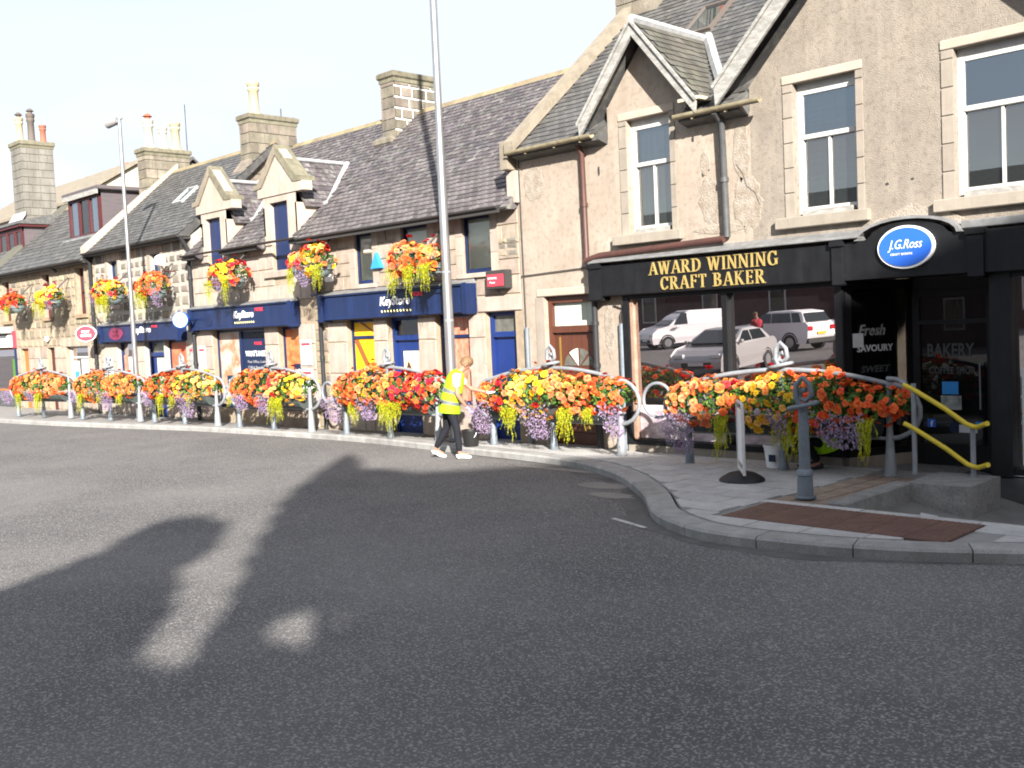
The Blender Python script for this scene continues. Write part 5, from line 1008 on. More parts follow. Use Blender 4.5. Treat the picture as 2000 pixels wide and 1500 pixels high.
# panel: centre x, y, angle, ring to the right
PAN = [(-32.3, 11.72, 9), (-28.45, 12.13, 7), (-24.62, 12.42, 4), (-20.66, 12.6, 1), (-16.42, 12.68, 0), (-12.05, 12.83, 0), (-7.58, 12.79, 6)]
RL = ['railing farthest along the kerb, in front of the dark door', 'railing in front of the slimmer lamp post', 'railing under the round shop sign', "railing in front of the food posters and the dark blue window panel", 'railing in front of the yellow window poster', 'railing in front of the brown front door', 'railing in front of the wide bakery window']
proto = rail_panel()
for i, (x, y, a) in enumerate(PAN):
    o = proto if i == 0 else copy_tree(proto); o.location = (x, y, pz(x, y)); o.rotation_euler.z = R(a); o['label'] = 'grey galvanised arched '+RL[i]; o['group'] = 'arched railings along the kerb'
# rings joining the railings
for i in range(6):
    a, b = PAN[i], PAN[i+1]; ax, bx = a[0]+1.9*math.cos(R(a[2])), b[0]-1.9*math.cos(R(b[2])); g = bx-ax
    if i not in (3, 5, 0, 2): continue
    cx, cy = (ax+bx)/2, (a[1]+b[1])/2+.05; rad = min(.27, g/2); m = MB(); m.tube([(rad*math.cos(k*math.pi/12), 0, rad*math.sin(k*math.pi/12)) for k in range(24)], .027, 8, closed=True)
    o = mk(m, 'rail_ring', 'galv'); o.location = (cx, cy, .88); o.rotation_euler.z = R((a[2]+b[2])/2)
    tag(o, 'grey steel ring joining two railings '+{0: 'at the far end of the kerb', 2: 'left of the food posters', 3: 'beside the black drainpipe of the corner shop', 5: 'left of the bakery window railing'}[i], 'ring', 'rings between railings')
# bollard with curled top on the pavement corner
t = thing('bollard', 'grey cast bollard with a curled loop top beside the brown paving', 'bollard', (-6.08, 10.72, 0), R(20), local=True); m = MB(); m.lathe([(.125, 0), (.125, .02), (.095, .03), (.088, .26), (.1, .27), (.095, .32), (.068, .34), (.062, .7), (.055, 1.1)], 0, 0, 16); mk(m, 'post', 'galv_dark', t); finial(t, 0, 1.06, 1.02, 'galv_dark')

# ------------------------------------------------------------------ flowers
def bloom_mesh(mat, seed):
    r = random.Random(seed); mb = MB()
    for ring, (n, rad, z, tilt) in enumerate(((7, 1.0, 0, .38), (6, .78, .18, .7), (4, .45, .34, 1.1))):
        for k in range(n):
            a = 2*math.pi*(k+r.uniform(-.2, .2))/n+ring*.4; ca, sa = math.cos(a), math.sin(a); w = rad*.52*r.uniform(.85, 1.15); l = rad*r.uniform(.85, 1.12)
            P = lambda d, s, h: (ca*d-sa*s, sa*d+ca*s, z+h)
            mb.add([P(.05, 0, 0), P(l*.6, -w, tilt*l*.45), P(l, -w*.45, tilt*l*.55), P(l, w*.45, tilt*l*.5), P(l*.6, w, tilt*l*.45)], [(0, 1, 2, 3, 4)])
    return mb.mesh('bloom', mat)
BM = {k: [bloom_mesh('bloom_'+k, s) for s in range(3)] for k in BL}
def leaf(mb, p, n, s, r, asp=.75):
    n = Vector(n).normalized(); a = n.orthogonal().normalized(); a = (Matrix.Rotation(r.uniform(0, 6.28), 3, n) @ a); b = n.cross(a); p = Vector(p); f = n*s*.18
    mb.add([p-a*s, p-b*s*asp*.6-f, p+a*s, p+b*s*asp*.6-f], [(0, 1, 2), (0, 2, 3)])
def creeper(root, x, y, z0, z1, w, r, n=16, name='yellow_creeper'):
    mb = MB()
    for k in range(n):
        u = r.uniform(-1, 1); px, py = x+u*w, y+r.uniform(-.09, .05); l = (z0-z1)*r.uniform(.5, 1.1)*(1-.45*abs(u)); steps = int(l/.022); dx, dy = r.uniform(-.12, .12), r.uniform(-.06, .04); q = r.uniform(0, 6)
        for i in range(steps):
            f = i/steps; P = (px+(x-px)*.35*f+dx*f+.012*math.sin(i*.5+q), py-.1*min(1, f*5)+dy*f, z0-l*f)
            leaf(mb, P, (r.uniform(-.7, .7), -1+r.uniform(-.5, .5), r.uniform(-.2, .9)), r.uniform(.015, .027)*(1-.35*f), r)
    return mk(mb, name, 'creeper', root, kind='stuff')
def lobelia(root, x, y, z, w, h, r, n=420, lean=.35):
    mb = MB()
    for k in range(n):
        a = r.uniform(-1, 1); f = r.random()**.8; rad = w*(1-.55*f)*(1+.1*r.uniform(-1, 1)); px = x+a*rad+lean*h*f; py = y-.07-r.uniform(0, .24)*(1-.4*f); pz_ = z-h*f+r.uniform(-.03, .05)
        d = Vector((a*.4+lean, -.5+r.uniform(-.4, .2), -1+r.uniform(0, .7))).normalized(); l = r.uniform(.03, .06)
        s = d.cross(Vector((0, 1, .2))).normalized()*.0035; P = Vector((px, py, pz_)); mb.add([P-s, P+s, P+d*l+s, P+d*l-s], [(0, 1, 2, 3)], 1)
        for q in range(2): leaf(mb, P+d*l*r.uniform(.4, 1), (r.uniform(-.6, .6), -1, r.uniform(-.3, .8)), r.uniform(.010, .019), r, 1.1)
    return mk(mb, 'lobelia_spray', ['lobelia', 'lobelia_stem'], root, kind='stuff')
def pick(r, ws): 
    t = r.uniform(0, sum(ws.values()))
    for k, v in ws.items():
        t -= v
        if t <= 0: return k
    return k
def mound(root, hw, ry, rz, cz, cols, nb, nl, seed, size=.058, yb=0, gaps=(), wob=.12, lab=True):
    """blooms over a long mound: front, top and back"""
    r = random.Random(seed); mb = MB()
    ph = [r.uniform(0, 6.3) for _ in range(4)]
    def surf(x, a, k=1):
        e = math.sqrt(max(0, 1-(abs(x)/hw)**3.2)); q = (.9+wob*math.sin(x*3.1+ph[0])+wob*.8*math.sin(x*7+ph[1]))*k*(.25+.75*e)
        return Vector((x, yb-ry*math.cos(a)*q, cz+rz*math.sin(a)*q)), Vector((.4*x/hw, -math.cos(a)/ry, math.sin(a)/rz)).normalized()
    for i in range(nl):
        x = r.uniform(-hw, hw); a = r.uniform(-.6, 3.6); P, N = surf(x, a, r.uniform(.45, 1.0)); N = (N+Vector((r.uniform(-.8, .8), r.uniform(-.8, .8), r.uniform(-.4, .9)))).normalized(); leaf(mb, P, N, r.uniform(.03, .062), r, .85)
    mk(mb, 'foliage', ['leaf'] if seed % 2 else ['leaf'], root, kind='stuff')
    mb = MB()
    for i in range(nl//5):
        x = r.uniform(-hw, hw); a = r.uniform(-.5, 2.8); P, N = surf(x, a, r.uniform(.8, 1.06)); leaf(mb, P, (N+Vector((r.uniform(-.8, .8), r.uniform(-.8, .8), .5))).normalized(), r.uniform(.03, .055), r, .85)
    mk(mb, 'young_leaves', 'leaf_light', root, kind='stuff')
    got = []; tries = 0
    while len(got) < nb and tries < nb*25:
        tries += 1; x = r.uniform(-hw, hw)*.99; a = r.uniform(-1.05, 1.9) if r.random() < .9 else r.uniform(1.9, 3.7); P, N = surf(x, a, r.uniform(.92, 1.1))
        if any(abs(x-g) < .1 and a < 1.0 for g in gaps) and r.random() < .7: continue
        s = size*r.uniform(.72, 1.3)
        if any((P-q).length < (s+t)*.5 for q, t in got): continue
        got.append((P, s)); u = (x/hw+1)/2
        c = None
        for lo, hi, ws in cols:
            if lo <= u+r.uniform(-.05, .05) <= hi: c = pick(r, ws)
        if c is None: c = pick(r, cols[0][2])
        N = (N+Vector((r.uniform(-.7, .7), r.uniform(-.6, .6), r.uniform(-.6, .35)))).normalized(); q = (Matrix.Rotation(r.uniform(0, 6.28), 3, N) @ N.to_track_quat('Z', 'Y').to_matrix()).to_euler()
        inst(r.choice(BM[c]), 'begonia_bloom', root, tuple(P), q, (s, s, s*r.uniform(.8, 1.2)))
    mb = MB(); ks = list(dict.fromkeys(k for q in cols for k in q[2])); mats = ['bloom_'+k for k in ks]
    for i in range(nb*2//3):                 # half-hidden smaller blooms between the large ones
        x = r.uniform(-hw, hw)*.98; a = r.uniform(-1.15, 1.8); P, N = surf(x, a, r.uniform(.86, 1.06)); u = (x/hw+1)/2; c = None
        for lo, hi, ws in cols:
            if lo <= u+r.uniform(-.05, .05) <= hi: c = pick(r, ws)
        c = c or pick(r, cols[0][2]); N = (N+Vector((r.uniform(-.8, .8), r.uniform(-.7, .7), r.uniform(-.7, .3)))).normalized(); A = N.orthogonal().normalized(); B = N.cross(A); s = size*r.uniform(.45, .75)
        for k in range(5):
            t0 = 2*math.pi*(k+r.uniform(-.2, .2))/5; ce = (A*math.cos(t0)+B*math.sin(t0)); sd = N.cross(ce)
            mb.add([P, P+ce*s*.6-sd*s*.5+N*s*.3, P+ce*s+N*s*.35, P+ce*s*.6+sd*s*.5+N*s*.3], [(0, 1, 2, 3)], ks.index(c))
    mk(mb, 'small_blooms', ['small_'+k for k in mats], root, kind='stuff')
    for k in range(5):                       # a few stems standing clear of the mass
        x = r.uniform(-hw, hw)*.9; P, N = surf(x, 1.5, 1.12); P.z += r.uniform(.03, .12); c = 'red' if r.random() < .6 else 'flame'; s = size*r.uniform(.8, 1.1); inst(r.choice(BM[c]), 'begonia_bloom', root, tuple(P), (r.uniform(-.6, .2), r.uniform(-.4, .4), 0), (s, s, s))
OR = {'orange': 6, 'peach': 3, 'amber': 3}; PE = {'peach': 6, 'amber': 3, 'orange': 2}; YE = {'yellow': 6, 'cream': 3, 'amber': 1}; CR = {'cream': 6, 'yellow': 3, 'amber': 2}; RE = {'red': 6, 'flame': 2}; FL = {'flame': 5, 'orange': 6}; MIX = {'orange': 3, 'peach': 3, 'red': 2, 'yellow': 1}; DR = {'red': 5, 'flame': 3, 'orange': 1}
TRO = [  # colours along the trough, creepers, lobelia, label
 ([(0, .3, FL), (.3, 1, PE), (.2, .4, {'flame': 3, 'orange': 3})], [(-.75, .14), (.45, .18)], [(-1.6, .3, .4), (.0, .25, .3)], 'farthest planter, orange begonias over two short yellow trails'),
 ([(0, .5, PE), (.5, 1, OR)], [(-.95, .12), (.15, .06), (1.3, .05)], [(-1.4, .2, .3), (.45, .3, .5)], 'planter of all orange begonias beside the slimmer lamp post'),
 ([(0, .35, FL), (.35, .6, PE), (.6, 1, CR), (.38, .5, {'red': 3, 'peach': 3})], [(-.55, .12), (.15, .05), (1.0, .06)], [(-1.3, .22, .35), (.75, .4, .6)], 'planter turning from orange to pale yellow begonias'),
 ([(0, .25, OR), (.25, .62, {'orange': 6, 'flame': 2, 'peach': 2}), (.62, .78, {'red': 4, 'peach': 3, 'cream': 3}), (.75, 1, CR)], [(-1.3, .05), (.65, .13), (.95, .08)], [(-.85, .3, .35), (.2, .3, .4)], 'planter with orange begonias, a red clump and yellow at the right'),
 ([(0, .2, PE), (.2, .4, FL), (.4, .6, PE), (.6, 1, DR)], [(-.75, .16), (.55, .33)], [(-1.7, .3, .55), (-.35, .3, .45)], 'planter whose right half is deep red, with a broad yellow trail'),
 ([(0, .2, PE), (.2, .27, RE), (.27, .45, CR), (.45, .55, {'yellow': 5, 'red': 1}), (.55, .82, PE), (.8, 1, FL)], [(-.75, .22), (.72, .16), (1.25, .06)], [(-1.7, .35, .55), (-.15, .36, .6), (1.75, .22, .5)], 'planter of peach and pale yellow begonias before the brown front door'),
 ([(0, .3, PE), (.3, .38, {'red': 2, 'orange': 4}), (.36, .58, {'yellow': 4, 'amber': 4, 'cream': 2}), (.58, 1, FL)], [(-.85, .1), (.35, .32), (1.45, .1)], [(-1.75, .3, .6), (1.0, .4, .45), (.1, .15, .3)], 'planter of orange begonias in front of the wide bakery window'),
]
for i, ((x, y, a), (cols, cre, lob, lab)) in enumerate(zip(PAN, TRO)):
    t = thing('flower_planter', 'long railing '+lab, 'planter', (x, y, pz(x, y)), R(a), 'flower planters hung on the railings', local=True); r = random.Random(40+i)
    for k in (-1, 0, 1):
        m = MB(); n = 8; P = [(.22*math.cos(math.pi+math.pi*j/n), .74+.24*math.sin(math.pi+math.pi*j/n)) for j in range(n+1)]; m.prismx(P, k*.92-.44, k*.92+.44); mk(m, 'trough', 'trough', t)
    mound(t, (1.55, 1.6, 1.58, 1.6, 1.72, 1.74, 1.8)[i], (.46, .45, .47, .48, .5, .47, .5)[i], (.40, .41, .39, .43, .44, .42, .42)[i], .94, cols, 290 if i > 3 else 240, 1600, 60+i, gaps=[c[0] for c in cre]+[l[0] for l in lob])
    for cx, w in cre: creeper(t, cx*.9, -.28, .78, .78-r.uniform(.55, .72)*(.6 if w < .07 else 1), w, r, n=int(20+w*160))
    for lx, w, h in lob: lobelia(t, lx*.9, -.24, .86, w, h, r, n=int(700*w+180), lean=.35)
# hanging baskets on the facades
BAS = [(-37.75, 3.6, {'flame': 4, 'red': 3, 'orange': 3}, [(.15, .1)], [], 'farthest left hanging basket, red and orange over a yellow trail'), (-34.5, 3.62, {'yellow': 4, 'cream': 4, 'red': 2}, [(-.5, .05), (.05, .17)], [(.55, .2, .3)], 'yellow hanging basket above the narrow dark door'),
 (-29.85, 3.55, {'yellow': 4, 'cream': 2, 'red': 2, 'amber': 3}, [(-.15, .1), (.3, .24)], [(-.5, .18, .25)], 'yellow hanging basket with a wide gold trail, left over the post office'), (-27.15, 3.55, {'orange': 5, 'flame': 3, 'amber': 2}, [(-.25, .05), (.1, .07)], [(.75, .3, .45)], 'orange hanging basket with a lilac spray below the white floodlight'),
 (-23.0, 3.6, {'red': 3, 'peach': 5, 'orange': 2, 'yellow': 1}, [(-.4, .12), (.4, .09)], [(0, .15, .3)], 'red and peach hanging basket between the blue panels'), (-19.3, 3.65, {'red': 3, 'peach': 4, 'orange': 2, 'yellow': 2}, [(-.45, .1), (.6, .14)], [(-.05, .25, .42)], 'red and yellow hanging basket above the drainpipe gap'),
 (-15.62, 3.42, {'peach': 5, 'orange': 4, 'amber': 2, 'red': .5}, [(-.45, .13), (.05, .1), (.55, .16)], [], 'peach hanging basket with three yellow trails behind the tall lamp post')]
for i, (x, z, ws, cre, lob, lab) in enumerate(BAS):
    y = 12.95; t = thing('hanging_basket', lab, 'hanging basket', (x, y, z), 0, 'hanging baskets on the facades', local=True); r = random.Random(90+i)
    for s in (-1, 1):
        m = MB(); m.lathe([(.02, -.27), (.12, -.26), (.2, -.18), (.245, -.05), (.255, 0), (.235, 0)], s*.36, 0, 14); b = mk(m, 'bowl', 'bowl_grey', t); m = MB(); m.lathe([(.258, -.1), (.262, -.085), (.258, -.07)], s*.36, 0, 14, cap=False); mk(m, 'band', 'bowl_grey', b)
    m = MB(); m.tube([(.1, .62, .75), (.08, .3, .45), (.06, .05, .12)], .022, 6); m.tube([(.1, .62, .1), (.08, .05, .0)], .018, 6); m.tube([(-.62, 0, -.01), (.62, 0, -.01)], .018, 6); mk(m, 'bracket', 'iron_dark', t)
    mound(t, .72, .33, .34, .1, [(0, 1, ws), (.55 if 'yellow' in ws else 2, .85, {'yellow': 5, 'cream': 2})], 96, 420, 120+i, size=.066, gaps=())
    for cx, w in cre: creeper(t, cx, -.18, .0, -r.uniform(.55, .8), w, r, n=int(16+w*170))
    for lx, w, h in lob: lobelia(t, lx, -.12, .1, w, h+.1, r, n=int(700*w+60), lean=.3)

# ------------------------------------------------------------------ projecting signs
t = thing('post_office_sign', 'red oval POST OFFICE sign hung out from the wall by the drainpipe', 'sign', (-32.75, 13.0, 2.45), R(12), local=True)
def oval(a, b, n=28): return [(a*math.cos(2*math.pi*i/n), b*math.sin(2*math.pi*i/n)) for i in range(n)]
t.location = (-31.75, 12.95, 2.47); t.rotation_euler.z = R(38); t.scale = (.78, .78, .82)
m = MB(); m.prism(oval(.44, .30)[::-1], -.04, .04); mk(m, 'sign_rim', 'sign_white', t); m = MB(); m.prism(oval(.41, .278)[::-1], -.046, -.041); f = mk(m, 'sign_face', 'sign_red', t)
text('POST', 'lettering', 'sign_white', f, 0, -.05, .07, .34, .1, bold=.02, depth=.004); text('OFFICE', 'lettering', 'sign_white', f, 0, -.05, -.07, .46, .1, bold=.02, depth=.004); m = MB(); m.tube([(-.5, .1, .4), (.5, .1, .4), (.6, .3, .4)], .014, 6); m.tube([(-.2, .0, .27), (-.2, .1, .4)], .01, 6); m.tube([(.2, .0, .27), (.2, .1, .4)], .01, 6); mk(m, 'bracket', 'iron_dark', t)
t = thing('round_sign', 'round white projecting shop sign with a blue rim above the drainpipe', 'sign', (-25.6, 12.98, 2.68), R(42), local=True); m = MB(); m.tube([(0, -.06, 0), (0, .06, 0)], .215, 28); mk(m, 'drum', 'sign_blue', t); m = MB(); m.tube([(0, -.064, 0), (0, -.061, 0)], .19, 28); f = mk(m, 'sign_face', 'sign_white', t)
text('KeyStore', 'lettering', 'poster_blue', f, 0, -.07, .05, .27, .07, shear=.15, bold=.01, depth=.003); text('Local', 'lettering', 'poster_blue', f, .02, -.07, -.05, .15, .045, depth=.003); m = MB(); m.tube([(.2, 0, 0), (.4, .4, 0)], .03, 8); mk(m, 'arm', 'navy', t)

# ------------------------------------------------------------------ swing sign, handrail, buckets
t = thing('swing_sign', 'thin white pavement swing sign seen edge on with a black domed foot', 'pavement sign', (-7.48, 11.56, pz(-7.48, 11.56)), R(38.5), local=True)
m = MB(); m.lathe([(.30, 0), (.30, .025), (.26, .06), (.17, .11), (.08, .13), (.05, .135)], 0, 0, 28); mk(m, 'foot', 'rubber', t)
m = MB(); m.tube([(0, -.34, .12), (0, -.34, .98), (0, -.29, 1.04), (0, .29, 1.04), (0, .34, .98), (0, .34, .12)], .022, 10); m.tube([(0, -.34, .14), (0, .34, .14)], .022, 8); mk(m, 'frame', 'white_paint', t); m = MB(); m.box(-.008, .008, -.30, .30, .24, .95, c=.003); mk(m, 'panel', 'white_plastic', t)
t = thing('stair_handrail', 'pair of yellow sloping handrails on grey posts above the granite landing', 'handrail', (-5.35, 12.85, 0))
for x, y, z in ((-5.68, 12.77, 1.24), (-5.0, 12.9, .72)): m = MB(); m.lathe([(.04, .03), (.033, .06), (.033, z-.05)], x, y, 10); mk(m, 'post', 'galv', t)
for dz, a in ((0, 0), (-.5, 1)): m = MB(); m.tube([(-5.8, 12.74, 1.18+dz), (-5.68, 12.75, 1.12+dz), (-5.3, 12.82, .87+dz), (-5.06, 12.86, .685+dz), (-4.97, 12.86, .655+dz), (-4.9, 12.8, .66+dz), (-4.72, 12.62, .73+dz)], .031, 12); mk(m, 'handrail', 'rail_yellow', t)
m = MB(); m.tube([(-6.09, 12.93, 1.24), (-5.9, 12.8, 1.24), (-5.76, 12.75, 1.18)], .031, 10); mk(m, 'joining_rail', 'galv', t)
def bucket(name, label, x, y, z, r, h, mat, handle=True, sticker=False):
    t = thing(name, label, 'bucket', (x, y, z), 0, None); m = MB(); m.lathe([(r*.78, z), (r*.8, z+.01), (r*.98, z+h-.03), (r*1.06, z+h-.03), (r*1.06, z+h), (r*.97, z+h), (r*.77, z+.02)], x, y, 20); mk(m, 'body', mat, t)
    m = MB(); m.tube([(x+r*1.05*math.cos(R(a)), y-r*.3*math.sin(R(a))-.02, z+h-.04-r*.9*math.sin(R(a))) for a in range(0, 181, 20)], .006, 6); mk(m, 'handle', 'white_plastic' if mat == 'bucket_black' else 'galv', t)
    if sticker: m = MB(); m.box(x-.01, x+.1, y-r*.93-.006, y-r*.93, z+.1, z+.2); mk(m, 'sticker', 'navy_board', t)
bucket('bucket', 'black bucket on the kerb behind the person in the yellow vest', -13.72, 12.42, 0, .165, .3, 'bucket_black'); bucket('bucket', 'white bucket on the pavement behind the bakery planter', -7.82, 12.95, pz(-7.8, 12.9), .15, .33, 'white_plastic', sticker=True)
# ================================================================== people
def skin_body(name, joints, edges, mat, parent, sub=2, root=0):
    """one continuous figure grown from a jointed skeleton"""
    me = bpy.data.meshes.new(name); me.from_pydata([j[0] for j in joints], edges, []); o = bpy.data.objects.new(name, me); COL.objects.link(o)
    sk = o.modifiers.new('s', 'SKIN'); sk.use_smooth_shade = True
    for i, d in enumerate(me.skin_vertices[0].data): r = joints[i][1]; d.radius = r if isinstance(r, tuple) else (r, r); d.use_root = (i == root)
    su = o.modifiers.new('u', 'SUBSURF'); su.levels = sub; su.render_levels = sub
    dg = bpy.context.evaluated_depsgraph_get(); m2 = bpy.data.meshes.new_from_object(o.evaluated_get(dg)); bpy.data.objects.remove(o); bpy.data.meshes.remove(me)
    m2.materials.clear(); m2.materials.append(MATS[mat]); m2.name = name
    for p in m2.polygons: p.use_smooth = True; p.material_index = 0
    o = bpy.data.objects.new(name, m2); COL.objects.link(o); o.parent = parent; ORG[o.name] = (0, 0, 0); return o
def rings(mb, secs, n=20, mi=0, ex=2.4, smooth=True):
    """loft: (centre, half depth, half width, tilt) rings, superellipse in f (x) and l (y)"""
    v = []
    for c, a, b, ti in secs:
        for k in range(n):
            t = 2*math.pi*k/n; ct, st = math.cos(t), math.sin(t); x = a*math.copysign(abs(ct)**(2/ex), ct); y = b*math.copysign(abs(st)**(2/ex), st); v.append((c[0]+x*math.cos(ti), c[1]+y, c[2]-x*math.sin(ti)))
    f = []
    for i in range(len(secs)-1):
        for k in range(n): a = i*n; f.append((a+k, a+(k+1) % n, a+n+(k+1) % n, a+n+k))
    mb.add(v, f, mi, smooth); return mb
def hand_parts(wr, el, curl, side):
    """palm, four bent fingers of different lengths and a thumb from the side of the palm"""
    wr, el = Vector(wr), Vector(el); d = (wr-el).normalized(); n = d.cross(Vector((0, 1, 0)));
    n = n.normalized() if n.length > .1 else Vector((1, 0, 0)); s = d.cross(n).normalized(); J = []; E = []
    J.append((wr, (.027, .03))); J.append((wr+d*.05, (.03, .02))); J.append((wr+d*.085, (.032, .018))); E += [(0, 1), (1, 2)]
    for k, (o, l) in enumerate(((-.03, .07), (-.01, .082), (.011, .076), (.031, .058))):
        b = len(J); p0 = wr+d*.09+s*o; c = n*curl; J.append((p0, (.0095, .0095))); J.append((p0+(d+c*.4).normalized()*l*.5, (.009, .009))); J.append((p0+(d+c*.4).normalized()*l*.5+(d+c*1.4).normalized()*l*.5, (.0075, .0075))); E += [(2, b), (b, b+1), (b+1, b+2)]
    b = len(J); J.append((wr+d*.035-s*.035, (.011, .011))); J.append((wr+d*.065-s*.058+n*curl*.02, (.010, .010))); J.append((wr+d*.095-s*.06+n*curl*.04, (.008, .008))); E += [(1, b), (b, b+1), (b+1, b+2)]
    return J, E
def person(label, loc, rot, P, top, legs, shoes, hair='hair', gloves=None, vest=False, hairlen=.0):
    t = thing('person', label, 'person', loc, rot, None, local=True); V = Vector
    hd, nk, ch, wa, pe = V(P['head']), V(P['neck']), V(P['chest']), V(P['waist']), V(P['pelvis'])
    J = [(pe, (.13, .10)), (wa, (.12, .095)), (ch, (.145, .105)), (nk, (.058, .058)), (hd+(nk-hd)*.35, (.062, .06)), (hd, (.078, .09)), (hd+(hd-nk).normalized()*.085, (.062, .07))]; E = [(0, 1), (1, 2), (2, 3), (3, 4), (4, 5), (5, 6)]
    for s in ('r', 'l'):
        h, k, a, toe = V(P['hip_'+s]), V(P['knee_'+s]), V(P['ankle_'+s]), V(P['toe_'+s]); b = len(J); J += [(h, (.085, .085)), (h.lerp(k, .5), (.072, .072)), (k, (.054, .054)), (k.lerp(a, .35), (.052, .052)), (a, (.036, .036)), (toe, (.035, .025))]; E += [(0, b), (b, b+1), (b+1, b+2), (b+2, b+3), (b+3, b+4), (b+4, b+5)]
        sh, el, wr = V(P['shoulder_'+s]), V(P['elbow_'+s]), V(P['wrist_'+s]); b = len(J); J += [(sh, (.062, .062)), (sh.lerp(el, .5), (.046, .046)), (el, (.038, .038)), (el.lerp(wr, .3), (.038, .038)), (wr, (.026, .026))]; E += [(2, b), (b, b+1), (b+1, b+2), (b+2, b+3), (b+3, b+4)]
    body = skin_body('body', J, E, 'skin', t)
    for s in ('r', 'l'): hj, he = hand_parts(P['wrist_'+s], P['elbow_'+s], P.get('curl_'+s, .6), s); skin_body('glove' if gloves else 'hand', hj, he, (gloves[s] if gloves else 'skin'), t, 2)
    # trousers
    J = [(pe+V((0, 0, .03)), (.16, .125))]; E = []
    for s in ('r', 'l'):
        h, k, a = V(P['hip_'+s]), V(P['knee_'+s]), V(P['ankle_'+s]); b = len(J); J += [(h, (.105, .10)), (h.lerp(k, .5), (.088, .088)), (k, (.068, .068)), (k.lerp(a, .4), (.066, .066)), (a+(k-a)*.05, (.052, .052))]; E += [(0, b), (b, b+1), (b+1, b+2), (b+2, b+3), (b+3, b+4)]
    skin_body('trousers', J, E, legs, t)
    # top with short sleeves or long
    J = [(pe+V((0, 0, .06)), (.15, .115)), (wa, (.14, .11)), (ch, (.165, .118)), (nk+(ch-nk)*.12, (.075, .07))]; E = [(0, 1), (1, 2), (2, 3)]
    for s in ('r', 'l'):
        sh, el, wr = V(P['shoulder_'+s]), V(P['elbow_'+s]), V(P['wrist_'+s]); b = len(J)
        if vest: J += [(sh, (.078, .075)), (sh.lerp(el, .38), (.068, .068)), (sh.lerp(el, .62), (.066, .066))]; E += [(2, b), (b, b+1), (b+1, b+2)]
        else: J += [(sh, (.078, .075)), (sh.lerp(el, .5), (.06, .06)), (el, (.052, .052)), (wr+(el-wr)*.06, (.042, .042))]; E += [(2, b), (b, b+1), (b+1, b+2), (b+2, b+3)]
    skin_body('shirt', J, E, top, t)
    for s in ('r', 'l'):
        a, toe = V(P['ankle_'+s]), V(P['toe_'+s]); d = (toe-a); d2 = V((d.x, d.y, 0)).normalized(); ti = P.get('heel_'+s, 0)
        J = [(a+V((0, 0, -.02)), (.05, .045)), (a-d2*.055+V((0, 0, -.045+ti*.0)), (.043, .04)), (a+d2*.07+V((0, 0, -.045-ti)), (.046, .036)), (a+d2*.15+V((0, 0, -.055-ti*1.25)), (.045, .03)), (a+d2*.195+V((0, 0, -.058-ti*1.3)), (.036, .024))]
        sh = skin_body('shoe', J, [(0, 1), (0, 2), (2, 3), (3, 4)], shoes, t)
    # hair, face
    ax = (hd-nk).normalized(); fwd = V(P['face']).normalized(); ups = (ax-fwd*ax.dot(fwd)).normalized(); rgt = fwd.cross(ups)
    mb = MB(); n = 14; v = []; f = []
    for i in range(8):
        ph = R(92-i*20)
        for k in range(n):
            th = 2*math.pi*k/n; dirn = fwd*math.cos(th)*math.cos(ph)*1.0+rgt*math.sin(th)*math.cos(ph)*.86+ups*math.sin(ph)*1.12; front = math.cos(th) > .25
            lim = .35 if front else -.6-hairlen; rr_ = .112+rnd.uniform(-.004, .006); z = math.sin(ph)
            if z < lim: rr_ = .085
            v.append(tuple(hd+ups*.035-fwd*.012+dirn*rr_))
    for i in range(7):
        for k in range(n): f.append((i*n+k, i*n+(k+1) % n, (i+1)*n+(k+1) % n, (i+1)*n+k))
    mb.add(v, f, 0, True); mk(mb, 'hair', hair, t)
    mb = MB(); mb.tube([hd+fwd*.085+ups*.02, hd+fwd*.118-ups*.018, hd+fwd*.09-ups*.028], [.008, .016, .012], 6); mk(mb, 'nose', 'skin', t)
    for s in (-1, 1):
        c = hd+fwd*.088+rgt*s*.033+ups*.018; mb = MB(); mb.lathe([(.001, -.012), (.009, -.008), (.012, 0), (.009, .008), (.001, .012)], c.x, c.y, 8); mb.v = [(x, y, z+c.z) for x, y, z in mb.v]; mk(mb, 'eye', 'sign_white', t)
        e = hd+rgt*s*.088-fwd*.005; mb = MB(); mb.tube([e+ups*.03, e+ups*.02+rgt*s*.012-fwd*.012, e-ups*.02+rgt*s*.006], [.008, .014, .008], 6); mk(mb, 'ear', 'skin', t)
    c = hd+fwd*.092-ups*.052; mb = MB(); mb.tube([c-rgt*.022, c+fwd*.004, c+rgt*.022], .005, 6); mk(mb, 'mouth', 'dull_red', t)
    return t
bend = dict(pelvis=(0, 0, .92), waist=(.035, 0, 1.07), chest=(.115, 0, 1.27), neck=(.2, 0, 1.43), head=(.3, .0, 1.52), face=(.75, 0, -.66),
  hip_r=(.0, -.09, .88), knee_r=(.10, -.13, .50), ankle_r=(.13, -.17, .085), toe_r=(.29, -.19, .05), hip_l=(-.02, .09, .88), knee_l=(-.06, .15, .49), ankle_l=(-.27, .2, .135), toe_l=(-.12, .22, .04), heel_l=.05,
  shoulder_r=(.13, -.2, 1.34), elbow_r=(.13, -.27, 1.06), wrist_r=(.27, -.22, .86), shoulder_l=(.17, .19, 1.33), elbow_l=(.38, .2, 1.12), wrist_l=(.62, .1, 1.06), curl_r=.8, curl_l=.9)
PR = person('person in a yellow hi-vis vest bending to the flowers beside the lamp post', (-13.47, 11.72, ROAD), R(50), bend, 'striped_cotton', 'jeans', 'shoe_white', gloves={'r': 'glove_purple', 'l': 'glove_grey'}, vest=True)
